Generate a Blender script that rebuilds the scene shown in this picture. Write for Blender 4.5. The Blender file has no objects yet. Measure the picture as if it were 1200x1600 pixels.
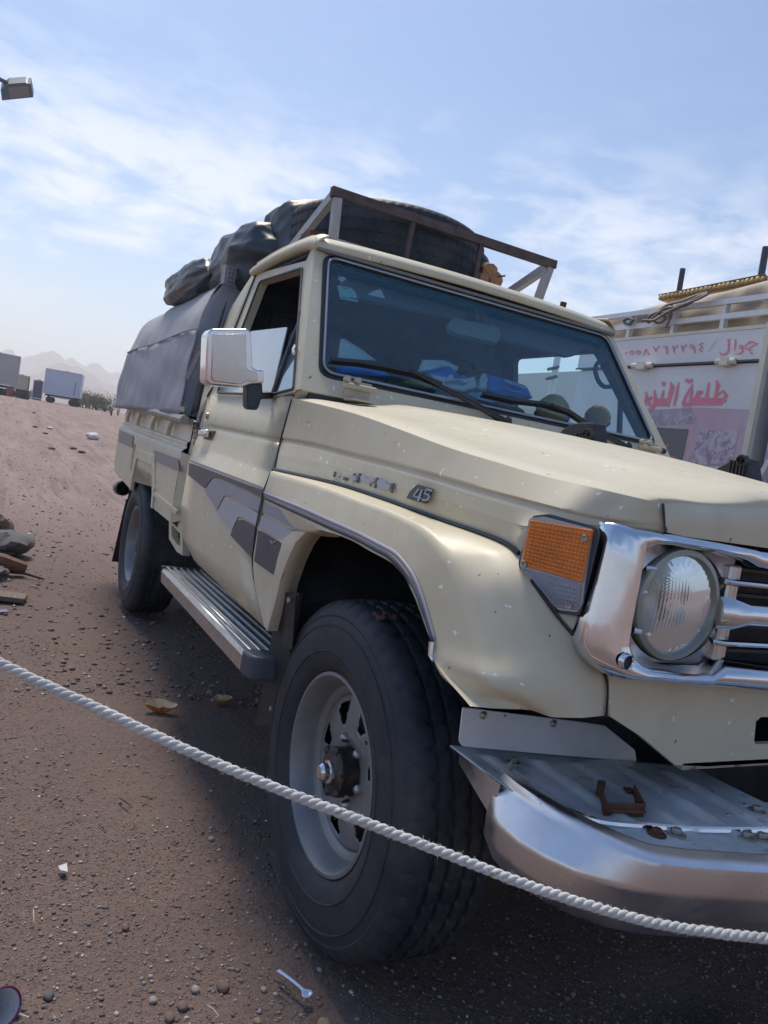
import bpy, math, random
import numpy as np
from mathutils import Vector, Matrix
random.seed(7); np.random.seed(7)
R_ = math.radians
SC = bpy.context.scene
COL = SC.collection

# ------------------------------------------------------------------ camera
CAM = np.array([1.54188614, -1.55337374, 1.10928437])
ROLL, PITCH, YAW, FOC = 0.160790571, -0.0658915701, 2.66359704, 1209.01436
def _axes():
    cy, sy = math.cos(YAW), math.sin(YAW)
    f = np.array([cy*math.cos(PITCH), sy*math.cos(PITCH), math.sin(PITCH)])
    right = np.array([sy, -cy, 0.0]); up = np.cross(right, f)
    a, s = math.cos(ROLL), math.sin(ROLL)
    return a*right+s*up, -s*right+a*up, f
RX, UY, FW = _axes()
cd = bpy.data.cameras.new('camera'); cam = bpy.data.objects.new('camera', cd); COL.objects.link(cam)
m = Matrix.Identity(4)
for i in range(3):
    m[i][0] = RX[i]; m[i][1] = UY[i]; m[i][2] = -FW[i]; m[i][3] = CAM[i]
cam.matrix_world = m
cd.sensor_fit = 'VERTICAL'; cd.sensor_height = 36.0; cd.lens = 36.0*FOC/1600.0
cd.clip_start = 0.02; cd.clip_end = 20000
SC.camera = cam
# ------------------------------------------------------------------ light
SUN_AZ, SUN_EL = 178.0, 60.0          # degrees, azimuth from +X towards +Y
w = bpy.data.worlds.new('World'); SC.world = w; w.use_nodes = True
def sky_nodes():
    nt = w.node_tree; N = nt.nodes; L = nt.links
    N.clear()
    out = N.new('ShaderNodeOutputWorld'); bg = N.new('ShaderNodeBackground')
    sky = N.new('ShaderNodeTexSky'); sky.sky_type = 'NISHITA'; sky.sun_disc = False
    sky.sun_elevation = R_(SUN_EL); sky.sun_rotation = R_(90.0-SUN_AZ)
    sky.air_density = 1.0; sky.dust_density = 0.6; sky.ozone_density = 1.0
    hsv = N.new('ShaderNodeHueSaturation'); hsv.inputs['Saturation'].default_value = 1.25; hsv.inputs['Value'].default_value = .94; L.new(sky.outputs[0], hsv.inputs['Color'])
    bg.inputs['Strength'].default_value = 0.085
    tc = N.new('ShaderNodeTexCoord'); sep = N.new('ShaderNodeSeparateXYZ')
    L.new(tc.outputs['Generated'], sep.inputs[0])
    def math_(op, a, b=None, clamp=False):
        n = N.new('ShaderNodeMath'); n.operation = op; n.use_clamp = clamp
        for i, v in enumerate((a, b)):
            if v is None: continue
            if isinstance(v, (int, float)): n.inputs[i].default_value = v
            else: L.new(v, n.inputs[i])
        return n.outputs[0]
    zz = math_('ADD', math_('MAXIMUM', sep.outputs[2], 0.0), 0.10)
    cx = math_('DIVIDE', sep.outputs[0], zz); cy = math_('DIVIDE', sep.outputs[1], zz)
    cmb = N.new('ShaderNodeCombineXYZ'); L.new(cx, cmb.inputs[0]); L.new(cy, cmb.inputs[1])
    sc_ = N.new('ShaderNodeMapping'); sc_.inputs['Scale'].default_value = (1, 1, 3.0); sc_.inputs['Rotation'].default_value = (0.10, -0.06, 0); L.new(tc.outputs['Generated'], sc_.inputs[0])
    n1 = N.new('ShaderNodeTexNoise'); n1.inputs['Scale'].default_value = 11.0; n1.inputs['Detail'].default_value = 10; n1.inputs['Roughness'].default_value = 0.62
    n1.inputs['Distortion'].default_value = 0.35
    L.new(sc_.outputs[0], n1.inputs['Vector'])
    n2 = N.new('ShaderNodeTexNoise'); n2.inputs['Scale'].default_value = 2.1; n2.inputs['Detail'].default_value = 3
    mp = N.new('ShaderNodeMapping'); mp.inputs['Location'].default_value = (0.3, 0.9, 0.2); L.new(sc_.outputs[0], mp.inputs[0]); L.new(mp.outputs[0], n2.inputs['Vector'])
    # broad band of thin cloud low in the sky, thinning upwards
    band = N.new('ShaderNodeValToRGB'); L.new(sep.outputs[2], band.inputs[0])
    cr = band.color_ramp; cr.elements[0].position = 0.02; cr.elements[0].color = (.25,)*3+(1,)
    cr.elements[1].position = 0.60; cr.elements[1].color = (0.0,)*3+(1,)
    for p, v in ((0.10, .30), (0.16, .80), (0.24, 1.0), (0.31, .85), (0.37, .30), (0.44, .05)):
        e = cr.elements.new(p); e.color = (v, v, v, 1)
    s = math_('ADD', math_('MULTIPLY', n1.outputs[0], 1.0), math_('MULTIPLY', n2.outputs[0], 0.9))
    s = math_("SUBTRACT", s, 0.90); s = math_("MULTIPLY", s, 4.0, True)
    mask = math_('MULTIPLY', s, band.outputs[0], True)
    mask = math_('MULTIPLY', mask, 0.68)
    # warm pale haze near the horizon, cool veil above
    hz = math_('POWER', math_('SUBTRACT', 1.0, math_('MAXIMUM', sep.outputs[2], 0.0), True), 6.0)
    hz = math_('MULTIPLY', hz, 0.35)
    mixh = N.new('ShaderNodeMixRGB'); L.new(hz, mixh.inputs[0]); L.new(hsv.outputs[0], mixh.inputs[1]); mixh.inputs[2].default_value = (6.3, 6.1, 5.9, 1)
    mix = N.new('ShaderNodeMixRGB'); L.new(mask, mix.inputs[0]); L.new(mixh.outputs[0], mix.inputs[1]); mix.inputs[2].default_value = (7.4, 7.5, 7.9, 1)
    L.new(mix.outputs[0], bg.inputs['Color']); L.new(bg.outputs[0], out.inputs[0])
sky_nodes()
sd = bpy.data.lights.new('sun', 'SUN'); sd.energy = 2.1; sd.angle = R_(18.0); sd.color = (1.0, 0.90, 0.76)
so = bpy.data.objects.new('sun', sd); COL.objects.link(so)
_d = Vector((math.cos(R_(SUN_AZ))*math.cos(R_(SUN_EL)), math.sin(R_(SUN_AZ))*math.cos(R_(SUN_EL)), math.sin(R_(SUN_EL))))
so.rotation_euler = _d.to_track_quat('Z', 'Y').to_euler(); so.location = (-8, -4, 9)
SC.view_settings.view_transform = 'Standard'; SC.view_settings.look = 'None'
SC.view_settings.exposure = 0.86; SC.view_settings.gamma = 1.0; SC.view_settings.use_curve_mapping = False
SC.render.engine = 'CYCLES'
SC.cycles.max_bounces = 8; SC.cycles.transparent_max_bounces = 12; SC.cycles.volume_bounces = 1
SC.cycles.caustics_reflective = False; SC.cycles.caustics_refractive = False

# ------------------------------------------------------------------ measuring helpers: photo point -> real plane in the scene
def ray(u, v):
    d = FW*FOC + RX*(u-600.0) - UY*(v-800.0)
    return d/np.linalg.norm(d)
def at(u, v, ax, val):
    d = ray(u, v); t = (val-CAM[ax])/d[ax]; return CAM+d*t
def aty(u, v, y): return at(u, v, 1, y)
def atx(u, v, x): return at(u, v, 0, x)
def atz(u, v, z): return at(u, v, 2, z)
def atp(u, v, p, n):
    p = np.array(p, float); n = np.array(n, float); d = ray(u, v)
    return CAM+d*(((p-CAM)@n)/(d@n))
def atd(u, v, dist):
    return CAM+ray(u, v)*dist

# ------------------------------------------------------------------ materials
MATS = {}
def nt_new(name):
    mt = bpy.data.materials.new(name); mt.use_nodes = True
    nt = mt.node_tree; b = nt.nodes['Principled BSDF']
    return mt, nt, b
def noise(nt, scale, detail=4, rough=.55, coord='Object', dist=0.0, stretch=None):
    tc = nt.nodes.new('ShaderNodeTexCoord'); n = nt.nodes.new('ShaderNodeTexNoise')
    n.inputs['Scale'].default_value = scale; n.inputs['Detail'].default_value = detail; n.inputs['Roughness'].default_value = rough
    n.inputs['Distortion'].default_value = dist
    src = tc.outputs[coord]
    if stretch:
        mp = nt.nodes.new('ShaderNodeMapping'); mp.inputs['Scale'].default_value = stretch
        nt.links.new(src, mp.inputs[0]); src = mp.outputs[0]
    nt.links.new(src, n.inputs['Vector'])
    return n.outputs[0]
def ramp(nt, src, stops):
    r = nt.nodes.new('ShaderNodeValToRGB'); nt.links.new(src, r.inputs[0])
    cr = r.color_ramp
    while len(cr.elements) < len(stops): cr.elements.new(0.5)
    for e, (p, c) in zip(cr.elements, stops):
        e.position = p; e.color = (c, c, c, 1) if isinstance(c, (int, float)) else tuple(c)+(1,)
    return r.outputs[0]
def mixc(nt, fac, a, b):
    n = nt.nodes.new('ShaderNodeMixRGB')
    for i, v in enumerate((fac, a, b)):
        if isinstance(v, (int, float)): n.inputs[i].default_value = v
        elif isinstance(v, tuple): n.inputs[i].default_value = v+(1,)
        else: nt.links.new(v, n.inputs[i])
    return n.outputs[0]
def bump(nt, b, src, strength, dist=0.01, prev=None):
    n = nt.nodes.new('ShaderNodeBump'); n.inputs['Strength'].default_value = strength; n.inputs['Distance'].default_value = dist
    nt.links.new(src, n.inputs['Height'])
    if prev is not None: nt.links.new(prev, n.inputs['Normal'])
    nt.links.new(n.outputs[0], b.inputs['Normal'])
    return n.outputs[0]
def M(name, col, rough=.6, metal=0.0, var=.0, scale=8.0, spots=None, bmp=0.0, bscale=40, coat=0.0, spec=.5, rvar=0.0, stretch=None):
    """colour with uneven tone, optional chips/stains (spots = (colour, scale, threshold)), roughness variation and fine relief"""
    if name in MATS: return MATS[name]
    mt, nt, b = nt_new(name)
    c = tuple(col)
    b.inputs['Roughness'].default_value = rough; b.inputs['Metallic'].default_value = metal
    b.inputs['Specular IOR Level'].default_value = spec
    b.inputs['Coat Weight'].default_value = coat; b.inputs['Coat Roughness'].default_value = .12
    src = None
    if var > 0:
        n = noise(nt, scale, 6, .6, stretch=stretch)
        f = ramp(nt, n, [(.3, 0.0), (.7, 1.0)])
        src = mixc(nt, f, tuple(x*(1-var) for x in c), tuple(min(1, x*(1+var)) for x in c))
    if spots:
        for sc, ss, th in spots:
            n2 = noise(nt, ss, 5, .7)
            f2 = ramp(nt, n2, [(th, 0.0), (min(.999, th+.03), 1.0)])
            src = mixc(nt, f2, src if src is not None else c, tuple(sc))
    if src is not None: nt.links.new(src, b.inputs['Base Color'])
    else: b.inputs['Base Color'].default_value = c+(1,)
    if rvar > 0:
        n3 = noise(nt, scale*1.7, 6, .65)
        rr = ramp(nt, n3, [(.3, max(0.02, rough-rvar)), (.7, min(1, rough+rvar))])
        nt.links.new(rr, b.inputs['Roughness'])
    if bmp > 0:
        bump(nt, b, noise(nt, bscale, 5, .6, stretch=stretch), bmp, .004)
    MATS[name] = mt
    return mt

def paint_mat():
    mt, nt, b = nt_new('cream_paint')
    big = noise(nt, 1.6, 5, .6, dist=.4); med = noise(nt, 7, 6, .65); fine = noise(nt, 60, 4, .7)
    c = mixc(nt, ramp(nt, big, [(.35, 0), (.65, 1)]), (.575, .525, .38), (.635, .59, .45))
    c = mixc(nt, ramp(nt, med, [(.48, 0), (.72, .5)]), c, (.52, .45, .31))
    # thin grey dust film
    tc = nt.nodes.new('ShaderNodeTexCoord'); sp = nt.nodes.new('ShaderNodeSeparateXYZ'); nt.links.new(tc.outputs['Object'], sp.inputs[0])
    c = mixc(nt, ramp(nt, noise(nt, 3.0, 8, .7, dist=1.0), [(.5, 0), (.8, .55)]), c, (.55, .50, .40))
    # chips: pale primer and small dark rust
    c = mixc(nt, ramp(nt, noise(nt, 42, 3, .55), [(.69, 0), (.702, 1)]), c, (.84, .83, .80))
    c = mixc(nt, ramp(nt, noise(nt, 55, 2, .5, dist=.3), [(.735, 0), (.748, 1)]), c, (.14, .08, .05))
    nt.links.new(c, b.inputs['Base Color'])
    rr = ramp(nt, med, [(.3, .42), (.7, .62)]); nt.links.new(rr, b.inputs['Roughness'])
    b.inputs['Coat Weight'].default_value = .14; b.inputs['Coat Roughness'].default_value = .25
    bump(nt, b, noise(nt, 2.2, 3, .5), .12, .010)
    MATS['cream'] = mt
    return mt
CREAM = paint_mat()
def chrome_mat(name, col=(.72, .73, .76), rough=.12, wave=.25, wscale=6, pit=.74, mott=.6):
    mt, nt, b = nt_new(name)
    b.inputs['Metallic'].default_value = 1.0
    n = noise(nt, 18, 6, .7)
    c = mixc(nt, ramp(nt, n, [(.4, 0), (.75, mott)]), col, tuple(x*.72 for x in col))
    c = mixc(nt, ramp(nt, noise(nt, 70, 3, .6), [(pit, 0), (pit+.02, 1)]), c, (.16, .11, .08))
    nt.links.new(c, b.inputs['Base Color'])
    rr = ramp(nt, noise(nt, 9, 7, .7), [(.3, rough*.7), (.7, rough*1.9)]); nt.links.new(rr, b.inputs['Roughness'])
    bump(nt, b, noise(nt, wscale, 2, .4), wave, .01)
    MATS[name] = mt; return mt
CHROME = chrome_mat('chrome', (.74, .76, .80), .09, .2, 5, .76, .35)
BRUSHED = chrome_mat('worn_steel', (.80, .80, .82), .27, .12, 4, .71, .35)
DULLPLATE = M('dull_zinc', (.58, .62, .66), .40, .25, var=.28, scale=9, spots=[((.42, .44, .45), 16, .60), ((.16, .12, .10), 50, .72)], bmp=.25, bscale=40, rvar=.1)
def rubber_mat():
    mt, nt, b = nt_new('tyre_rubber')
    n = noise(nt, 9, 8, .7, dist=.6)
    c = mixc(nt, ramp(nt, n, [(.40, 0), (.72, 1)]), (.014, .022, .036), (.036, .044, .058))
    c = mixc(nt, ramp(nt, noise(nt, 4.5, 7, .7, dist=1.0), [(.50, 0), (.72, .55)]), c, (.085, .080, .078))
    c = mixc(nt, ramp(nt, noise(nt, 90, 3, .6), [(.62, 0), (.8, .6)]), c, (.085, .078, .07))
    nt.links.new(c, b.inputs['Base Color']); b.inputs['Roughness'].default_value = .62
    bump(nt, b, noise(nt, 160, 3, .6), .25, .002)
    MATS['rubber'] = mt; return mt
RUBBER = rubber_mat()
BLACK = M('black_plastic', (.022, .025, .032), .5, var=.3, scale=20, bmp=.1, bscale=90)
BLACKGLOSS = M('black_trim', (.016, .018, .024), .3, var=.2)
DARK = M('underbody', (.040, .045, .055), .8, var=.5, scale=12, spots=[((.06, .05, .045), 14, .62)], bmp=.3, bscale=30)
RIM = M('rim_paint', (.235, .245, .262), .42, .35, var=.14, scale=10, spots=[((.10, .07, .05), 40, .72)], bmp=.1, bscale=70, rvar=.1)
HUBM = M('greasy_hub', (.055, .055, .06), .5, .5, var=.5, scale=30, spots=[((.14, .09, .05), 30, .6)], bmp=.4, bscale=60)
RUST = M('rust', (.13, .055, .035), .85, .2, var=.4, scale=30, bmp=.5, bscale=90)
RUSTBAR = M('rusty_bar_paint', (.10, .078, .082), .7, .2, var=.4, scale=16, spots=[((.16, .07, .04), 20, .6)], bmp=.3)
RACKPAINT = M('rack_grey_paint', (.36, .37, .40), .5, .2, var=.15, scale=14, spots=[((.17, .08, .05), 18, .66)], bmp=.15)
ALU = M('aluminium', (.50, .50, .50), .36, .9, var=.15, scale=20, bmp=.1, rvar=.12)
WHITEPL = M('white_painted_sheet', (.70, .74, .80), .42, .25, var=.08, scale=9, spots=[((.2, .14, .1), 46, .74)], bmp=.05)
SEAL = M('grey_rubber_seal', (.10, .105, .12), .6, var=.2)
BOLT = M('bolt_steel', (.42, .40, .36), .42, .8, var=.25, scale=40, spots=[((.18, .10, .06), 60, .66)])
CANVAS = None
def canvas_mat():
    mt, nt, b = nt_new('canvas')
    n = noise(nt, 3.5, 6, .6, dist=.3)
    c = mixc(nt, ramp(nt, n, [(.35, 0), (.68, 1)]), (.34, .35, .39), (.42, .43, .46))
    c = mixc(nt, ramp(nt, noise(nt, 9, 8, .75, dist=1.5), [(.60, 0), (.75, .35)]), c, (.38, .38, .40))
    nt.links.new(c, b.inputs['Base Color']); b.inputs['Roughness'].default_value = .75
    p = bump(nt, b, noise(nt, 4.5, 4, .5), .5, .03)
    bump(nt, b, noise(nt, 220, 2, .5), .2, .002, p)
    return mt
CANVAS = canvas_mat()
TARP = M('black_green_plastic_sheet', (.040, .055, .072), .42, var=.35, scale=7, bmp=.5, bscale=18, rvar=.12)
def glass(name, tint, refl=1.0, rough=0.0, film=(.42, .45, .46), famt=(.02, .10)):
    mt = bpy.data.materials.new(name); mt.use_nodes = True; nt = mt.node_tree; nt.nodes.clear()
    o = nt.nodes.new('ShaderNodeOutputMaterial'); t = nt.nodes.new('ShaderNodeBsdfTransparent'); g = nt.nodes.new('ShaderNodeBsdfGlossy')
    t.inputs[0].default_value = tint+(1,); g.inputs['Roughness'].default_value = rough
    g.inputs['Color'].default_value = (.85, .95, 1, 1)
    fr = nt.nodes.new('ShaderNodeFresnel'); fr.inputs[0].default_value = 1.5
    mu = nt.nodes.new('ShaderNodeMath'); mu.operation = 'MULTIPLY_ADD'; mu.inputs[1].default_value = refl; mu.inputs[2].default_value = .02; mu.use_clamp = True
    nt.links.new(fr.outputs[0], mu.inputs[0])
    mx = nt.nodes.new('ShaderNodeMixShader'); nt.links.new(mu.outputs[0], mx.inputs[0]); nt.links.new(t.outputs[0], mx.inputs[1]); nt.links.new(g.outputs[0], mx.inputs[2])
    last = mx.outputs[0]
    # uneven film on the pane: dust, and a painted bluish sky sheen on the windshield
    df = nt.nodes.new('ShaderNodeBsdfDiffuse'); df.inputs[0].default_value = film+(1,)
    dn = ramp(nt, noise(nt, 5, 7, .7), [(.35, famt[0]), (.8, famt[1])])
    m2 = nt.nodes.new('ShaderNodeMixShader'); nt.links.new(dn, m2.inputs[0]); nt.links.new(last, m2.inputs[1]); nt.links.new(df.outputs[0], m2.inputs[2]); last = m2.outputs[0]
    nt.links.new(last, o.inputs[0])
    return mt
GLASS = glass('windshield_glass', (.72, .93, .97), 1.3, film=(.10, .24, .34), famt=(.04, .13))  # teal film colour stands in for sky reflection
GLASS2 = glass('side_glass', (.55, .68, .74), .5, film=(.20, .26, .32), famt=(.10, .25))

# ------------------------------------------------------------------ object helpers
WLOC = {}
def tag(o, label=None, cat=None, group=None, kind=None):
    if label: o['label'] = label
    if cat: o['category'] = cat
    if group: o['group'] = group
    if kind: o['kind'] = kind
    return o
def empty(name, loc, label=None, cat=None, group=None):
    o = bpy.data.objects.new(name, None); COL.objects.link(o); o.location = loc; WLOC[o.name] = Vector(loc)
    o.empty_display_size = .2
    return tag(o, label, cat, group)
def link(name, me, parent=None, loc=(0, 0, 0)):
    o = bpy.data.objects.new(name, me); COL.objects.link(o); o.location = loc; WLOC[o.name] = Vector(loc)
    if parent is not None:
        o.parent = parent; o.matrix_parent_inverse = Matrix.Translation(-WLOC[parent.name])
    return o
def mesh(name, V, F, mat, parent=None, angle=35, base=False, label=None):
    V = np.array(V, float)
    c = (V.min(0)+V.max(0))/2
    if base: c[2] = V[:, 2].min()
    me = bpy.data.meshes.new(name); me.from_pydata((V-c).tolist(), [], [list(f) for f in F])
    mats = mat if isinstance(mat, (list, tuple)) else [mat]
    for x in mats: me.materials.append(x)
    me.validate(); me.update()
    if angle > 0:
        me.shade_smooth(); me.set_sharp_from_angle(angle=R_(angle))
    o = link(name, me, parent, c)
    if label: o['label'] = label
    return o
def fix_normals(o):
    import bmesh
    bm = bmesh.new(); bm.from_mesh(o.data); bmesh.ops.recalc_face_normals(bm, faces=bm.faces); bm.to_mesh(o.data); bm.free()
    return o
def mod_bevel(o, w_, seg=2, ang=35):
    b = o.modifiers.new('bevel', 'BEVEL'); b.width = w_; b.segments = seg; b.limit_method = 'ANGLE'; b.angle_limit = R_(ang)
    return o
def mod_solid(o, t, off=-1):
    s = o.modifiers.new('thick', 'SOLIDIFY'); s.thickness = t; s.offset = off; return o
class Geo:
    """collects shapes into one mesh"""
    def __init__(s): s.V = []; s.F = []
    def add(s, V, F):
        n = len(s.V); s.V += [tuple(map(float, v)) for v in V]; s.F += [tuple(i+n for i in f) for f in F]; return s
    def box(s, c, size, ax=None):
        c = np.array(c, float); h = np.array(size, float)/2
        A = np.eye(3) if ax is None else np.array(ax, float)
        V = [c+A[0]*h[0]*a+A[1]*h[1]*b+A[2]*h[2]*d for a in (-1, 1) for b in (-1, 1) for d in (-1, 1)]
        return s.add(V, [(0, 1, 3, 2), (4, 6, 7, 5), (0, 4, 5, 1), (2, 3, 7, 6), (0, 2, 6, 4), (1, 5, 7, 3)])
    def beam(s, a, b, w_, h, up=(0, 0, 1)):
        a = np.array(a, float); b = np.array(b, float); d = b-a; L = np.linalg.norm(d); d /= L
        u = np.array(up, float); sx = np.cross(d, u); sx /= np.linalg.norm(sx); uu = np.cross(sx, d)
        return s.box((a+b)/2, (L, w_, h), (d, sx, uu))
    def tube(s, pts, r, n=8, cap=True):
        pts = [np.array(p, float) for p in pts]; rr = r if hasattr(r, '__len__') else [r]*len(pts)
        V = []; F = []; t0 = pts[1]-pts[0]; t0 /= np.linalg.norm(t0)
        a = np.array([0, 0, 1.]) if abs(t0[2]) < .9 else np.array([1., 0, 0]); u = np.cross(t0, a); u /= np.linalg.norm(u)
        for i, p in enumerate(pts):
            t = pts[min(i+1, len(pts)-1)]-pts[max(i-1, 0)]; t /= np.linalg.norm(t)
            u = u-t*(u@t); u /= np.linalg.norm(u); v = np.cross(t, u)
            for k in range(n):
                th = 2*math.pi*k/n; V.append(p+(u*math.cos(th)+v*math.sin(th))*rr[i])
        for i in range(len(pts)-1):
            for k in range(n): F.append((i*n+k, i*n+(k+1) % n, (i+1)*n+(k+1) % n, (i+1)*n+k))
        if cap: F.append(tuple(range(n-1, -1, -1))); F.append(tuple((len(pts)-1)*n+k for k in range(n)))
        return s.add(V, F)
    def lathe(s, prof, c, axis, n=32, cap0=False, cap1=False):
        c = np.array(c, float); ax = np.array(axis, float); ax /= np.linalg.norm(ax)
        a = np.array([0, 0, 1.]) if abs(ax[2]) < .9 else np.array([1., 0, 0]); u = np.cross(ax, a); u /= np.linalg.norm(u); v = np.cross(ax, u)
        V = []; F = []
        for r, h in prof:
            for k in range(n):
                th = 2*math.pi*k/n; V.append(c+ax*h+(u*math.cos(th)+v*math.sin(th))*r)
        for i in range(len(prof)-1):
            for k in range(n): F.append((i*n+k, i*n+(k+1) % n, (i+1)*n+(k+1) % n, (i+1)*n+k))
        if cap0: F.append(tuple(range(n-1, -1, -1)))
        if cap1: F.append(tuple((len(prof)-1)*n+k for k in range(n)))
        return s.add(V, F)
    def prism(s, pts, vec):
        pts = [np.array(p, float) for p in pts]; vec = np.array(vec, float); n = len(pts)
        V = pts+[p+vec for p in pts]
        F = [tuple(range(n-1, -1, -1)), tuple(range(n, 2*n))]+[(i, (i+1) % n, n+(i+1) % n, n+i) for i in range(n)]
        return s.add(V, F)
    def make(s, name, mat, parent=None, angle=35, base=False, label=None, fix=True):
        o = mesh(name, s.V, s.F, mat, parent, angle, base, label)
        if fix: fix_normals(o); 
        if angle > 0: o.data.set_sharp_from_angle(angle=R_(angle))
        return o
def catmull(P, n, closed=False):
    """resample polyline through its points, n samples per span"""
    P = [np.array(p, float) for p in P]; out = []
    m_ = len(P); rng = range(m_) if closed else range(m_-1)
    for i in rng:
        if closed: p0, p1, p2, p3 = P[i-1], P[i], P[(i+1) % m_], P[(i+2) % m_]
        else: p1, p2 = P[i], P[i+1]; p0 = P[i-1] if i > 0 else 2*p1-p2; p3 = P[i+2] if i+2 < m_ else 2*p2-p1
        for k in range(n):
            t = k/n
            out.append(.5*((2*p1)+(-p0+p2)*t+(2*p0-5*p1+4*p2-p3)*t*t+(-p0+3*p1-3*p2+p3)*t**3))
    if not closed: out.append(P[-1])
    return out
def loft(rows, nu=4, nv=3, lin=False):
    """rows of equal length -> smooth grid; nu samples per span along a row, nv across rows (lin: straight across)"""
    R2 = [catmull(r, nu) for r in rows]
    cols = []
    for j in range(len(R2[0])):
        c = [r[j] for r in R2]
        if lin:
            o = []
            for a, b in zip(c[:-1], c[1:]):
                for k in range(nv): o.append(a+(b-a)*k/nv)
            o.append(c[-1]); cols.append(o)
        else: cols.append(catmull(c, nv))
    a = len(cols); b = len(cols[0]); V = [p for c in cols for p in c]
    F = [(i*b+j, (i+1)*b+j, (i+1)*b+j+1, i*b+j+1) for i in range(a-1) for j in range(b-1)]
    return V, F
def sheet(name, rows, mat, parent, nu=4, nv=3, lin=False, t=.0, angle=40, label=None, flip=False, off=-1):
    V, F = loft(rows, nu, nv, lin)
    if flip: F = [f[::-1] for f in F]
    o = mesh(name, V, F, mat, parent, angle, label=label)
    if t: mod_solid(o, t, off)
    return o
def mir(P): return [np.array([p[0], -p[1], p[2]]) for p in P]
def rrect(c, w_, h, r, ux, uy, n=5):
    c = np.array(c, float); ux = np.array(ux, float); uy = np.array(uy, float); P = []
    for sx, sy, a0 in ((1, 1, 0), (-1, 1, 90), (-1, -1, 180), (1, -1, 270)):
        for k in range(n+1):
            a = R_(a0+90*k/n); P.append(c+ux*(sx*(w_/2-r)+r*math.cos(a))+uy*(sy*(h/2-r)+r*math.sin(a)))
    return P
def round_poly(P, r, n=4):
    """round the corners of a 3-D polygon"""
    P = [np.array(p, float) for p in P]; out = []; m_ = len(P)
    rr = r if hasattr(r, '__len__') else [r]*m_
    for i in range(m_):
        a, b, c = P[i-1], P[i], P[(i+1) % m_]
        d1 = a-b; d2 = c-b; l1 = np.linalg.norm(d1); l2 = np.linalg.norm(d2); q = min(rr[i], l1*.45, l2*.45)
        if q <= 0: out.append(b); continue
        s = b+d1/l1*q; e = b+d2/l2*q
        for k in range(n+1):
            t = k/n; out.append((1-t)**2*s+2*t*(1-t)*b+t*t*e)
    return out
def ring(name, A, B, mat, parent, vec, angle=35, label=None):
    """frame between two closed outlines with equal point counts, with depth vec"""
    n = len(A); vec = np.array(vec, float)
    V = list(A)+list(B)+[p+vec for p in A]+[p+vec for p in B]; F = []
    for i in range(n):
        j = (i+1) % n
        F += [(i, j, n+j, n+i), (2*n+i, 3*n+i, 3*n+j, 2*n+j), (i, 2*n+i, 2*n+j, j), (n+i, n+j, 3*n+j, 3*n+i)]
    o = mesh(name, V, F, mat, parent, angle, label=label); fix_normals(o); o.data.set_sharp_from_angle(angle=R_(angle)); return o
def copy_tree(o, parent=None, off=None):
    c = o.copy(); COL.objects.link(c); WLOC[c.name] = o.matrix_world.translation.copy()
    if parent is not None: c.parent = parent
    for ch in [x for x in bpy.data.objects if x.parent == o]: copy_tree(ch, c)
    return c
# ================================================================== PICKUP TRUCK
TR = empty('pickup_truck', (-1.6, 0, 0), 'cream single-cab pickup with chrome bumper, side stripes and canvas-covered bed, parked behind the white rope', 'pickup truck')
def support(rows, d=.008):
    out = [rows[0]]
    for i in range(1, len(rows)-1):
        a, b, c = [ [np.array(p, float) for p in rows[k]] for k in (i-1, i, i+1)]
        def tow(p, q):
            v = q-p; L = np.linalg.norm(v); return p+v/max(L, 1e-9)*min(d, L*.4)
        out.append([tow(q, p) for p, q in zip(a, b)]); 
        out.append([q*.72+tow(q, p)*.14+tow(q, r)*.14 for p, q, r in zip(a, b, c)])
        out.append([tow(q, r) for q, r in zip(b, c)])
    out.append(rows[-1]); return out
def panel(name, rows, parent, mat=CREAM, nu=4, d=.008, t=.012, **k):
    rows = [[np.array(p, float) for p in r] for r in rows]
    return sheet(name, support(rows, d), mat, parent, nu=nu, nv=1, lin=True, t=t, angle=60, **k)
PY = lambda L_, y=None: [aty(p[0], p[1], p[2] if len(p) > 2 else y) for p in L_]

# ---- front fender
seam = PY([(428,735,-.812),(520,756,-.79),(590,778,-.775),(650,800,-.765),(700,818,-.757),(750,835,-.752),(790,851,-.75),(812,868,-.75)]) + \
       [atx(830,905,.55), atx(870,960,.59), atx(912,1010,.615), atx(945,1060,.625), atx(945,1118,.62)]
crease = PY([(423,737),(500,760),(560,782),(600,795),(635,811),(660,825),(690,860),(705,885),(718,920),(730,960),(745,1020),(762,1072)], -.838)+[atx(830,1109,.61)]
stop = PY([(412,768),(470,790),(520,812),(560,830),(595,848),(620,862),(640,885),(652,905),(662,930),(671,960),(682,1000),(697,1050)], -.852)+[atx(772,1107,.60)]
sbot = PY([(410,780),(462,803),(512,826),(552,843),(585,861),(608,874),(630,898),(642,920),(653,945),(663,972),(675,1005),(688,1055)], -.857)+[atx(750,1105,.59)]
lip = PY([(404,822),(478,831),(500,828),(545,843),(575,860),(605,876),(622,890),(634,906),(645,925),(656,955),(668,990),(682,1040),(732,1103)], -.862)
for r_ in (stop, sbot, lip): r_[0][1] = -.850
lip[0][1] = -.850; lip[1][1] = -.855
def tuck(p, y, k=1.0): return np.array([p[0]*k, y, p[2]])
lipin = [np.array([p[0]*.985, -.80, p[2]-.006]) for p in lip]
lipin[0] = lip[0]*1.0; lipin[0][1] = -.846; lipin[0][2] -= .001
# extra row on the front-facing part so that it bulges softly
mid1 = [a*.62+b*.38 for a, b in zip(seam, crease)]
mid2 = [a*.25+b*.75 for a, b in zip(seam, crease)]
for i in range(6, 13):
    k = (i-5)/7.0
    mid1[i] = mid1[i]+np.array([.030*k, -.018*k, .004]); mid2[i] = mid2[i]+np.array([.026*k, -.02*k, 0])
fender = panel('front_fender', [seam, mid1, mid2, crease, stop, sbot, lip, lipin], TR, nu=5, d=.014, t=0)
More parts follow.
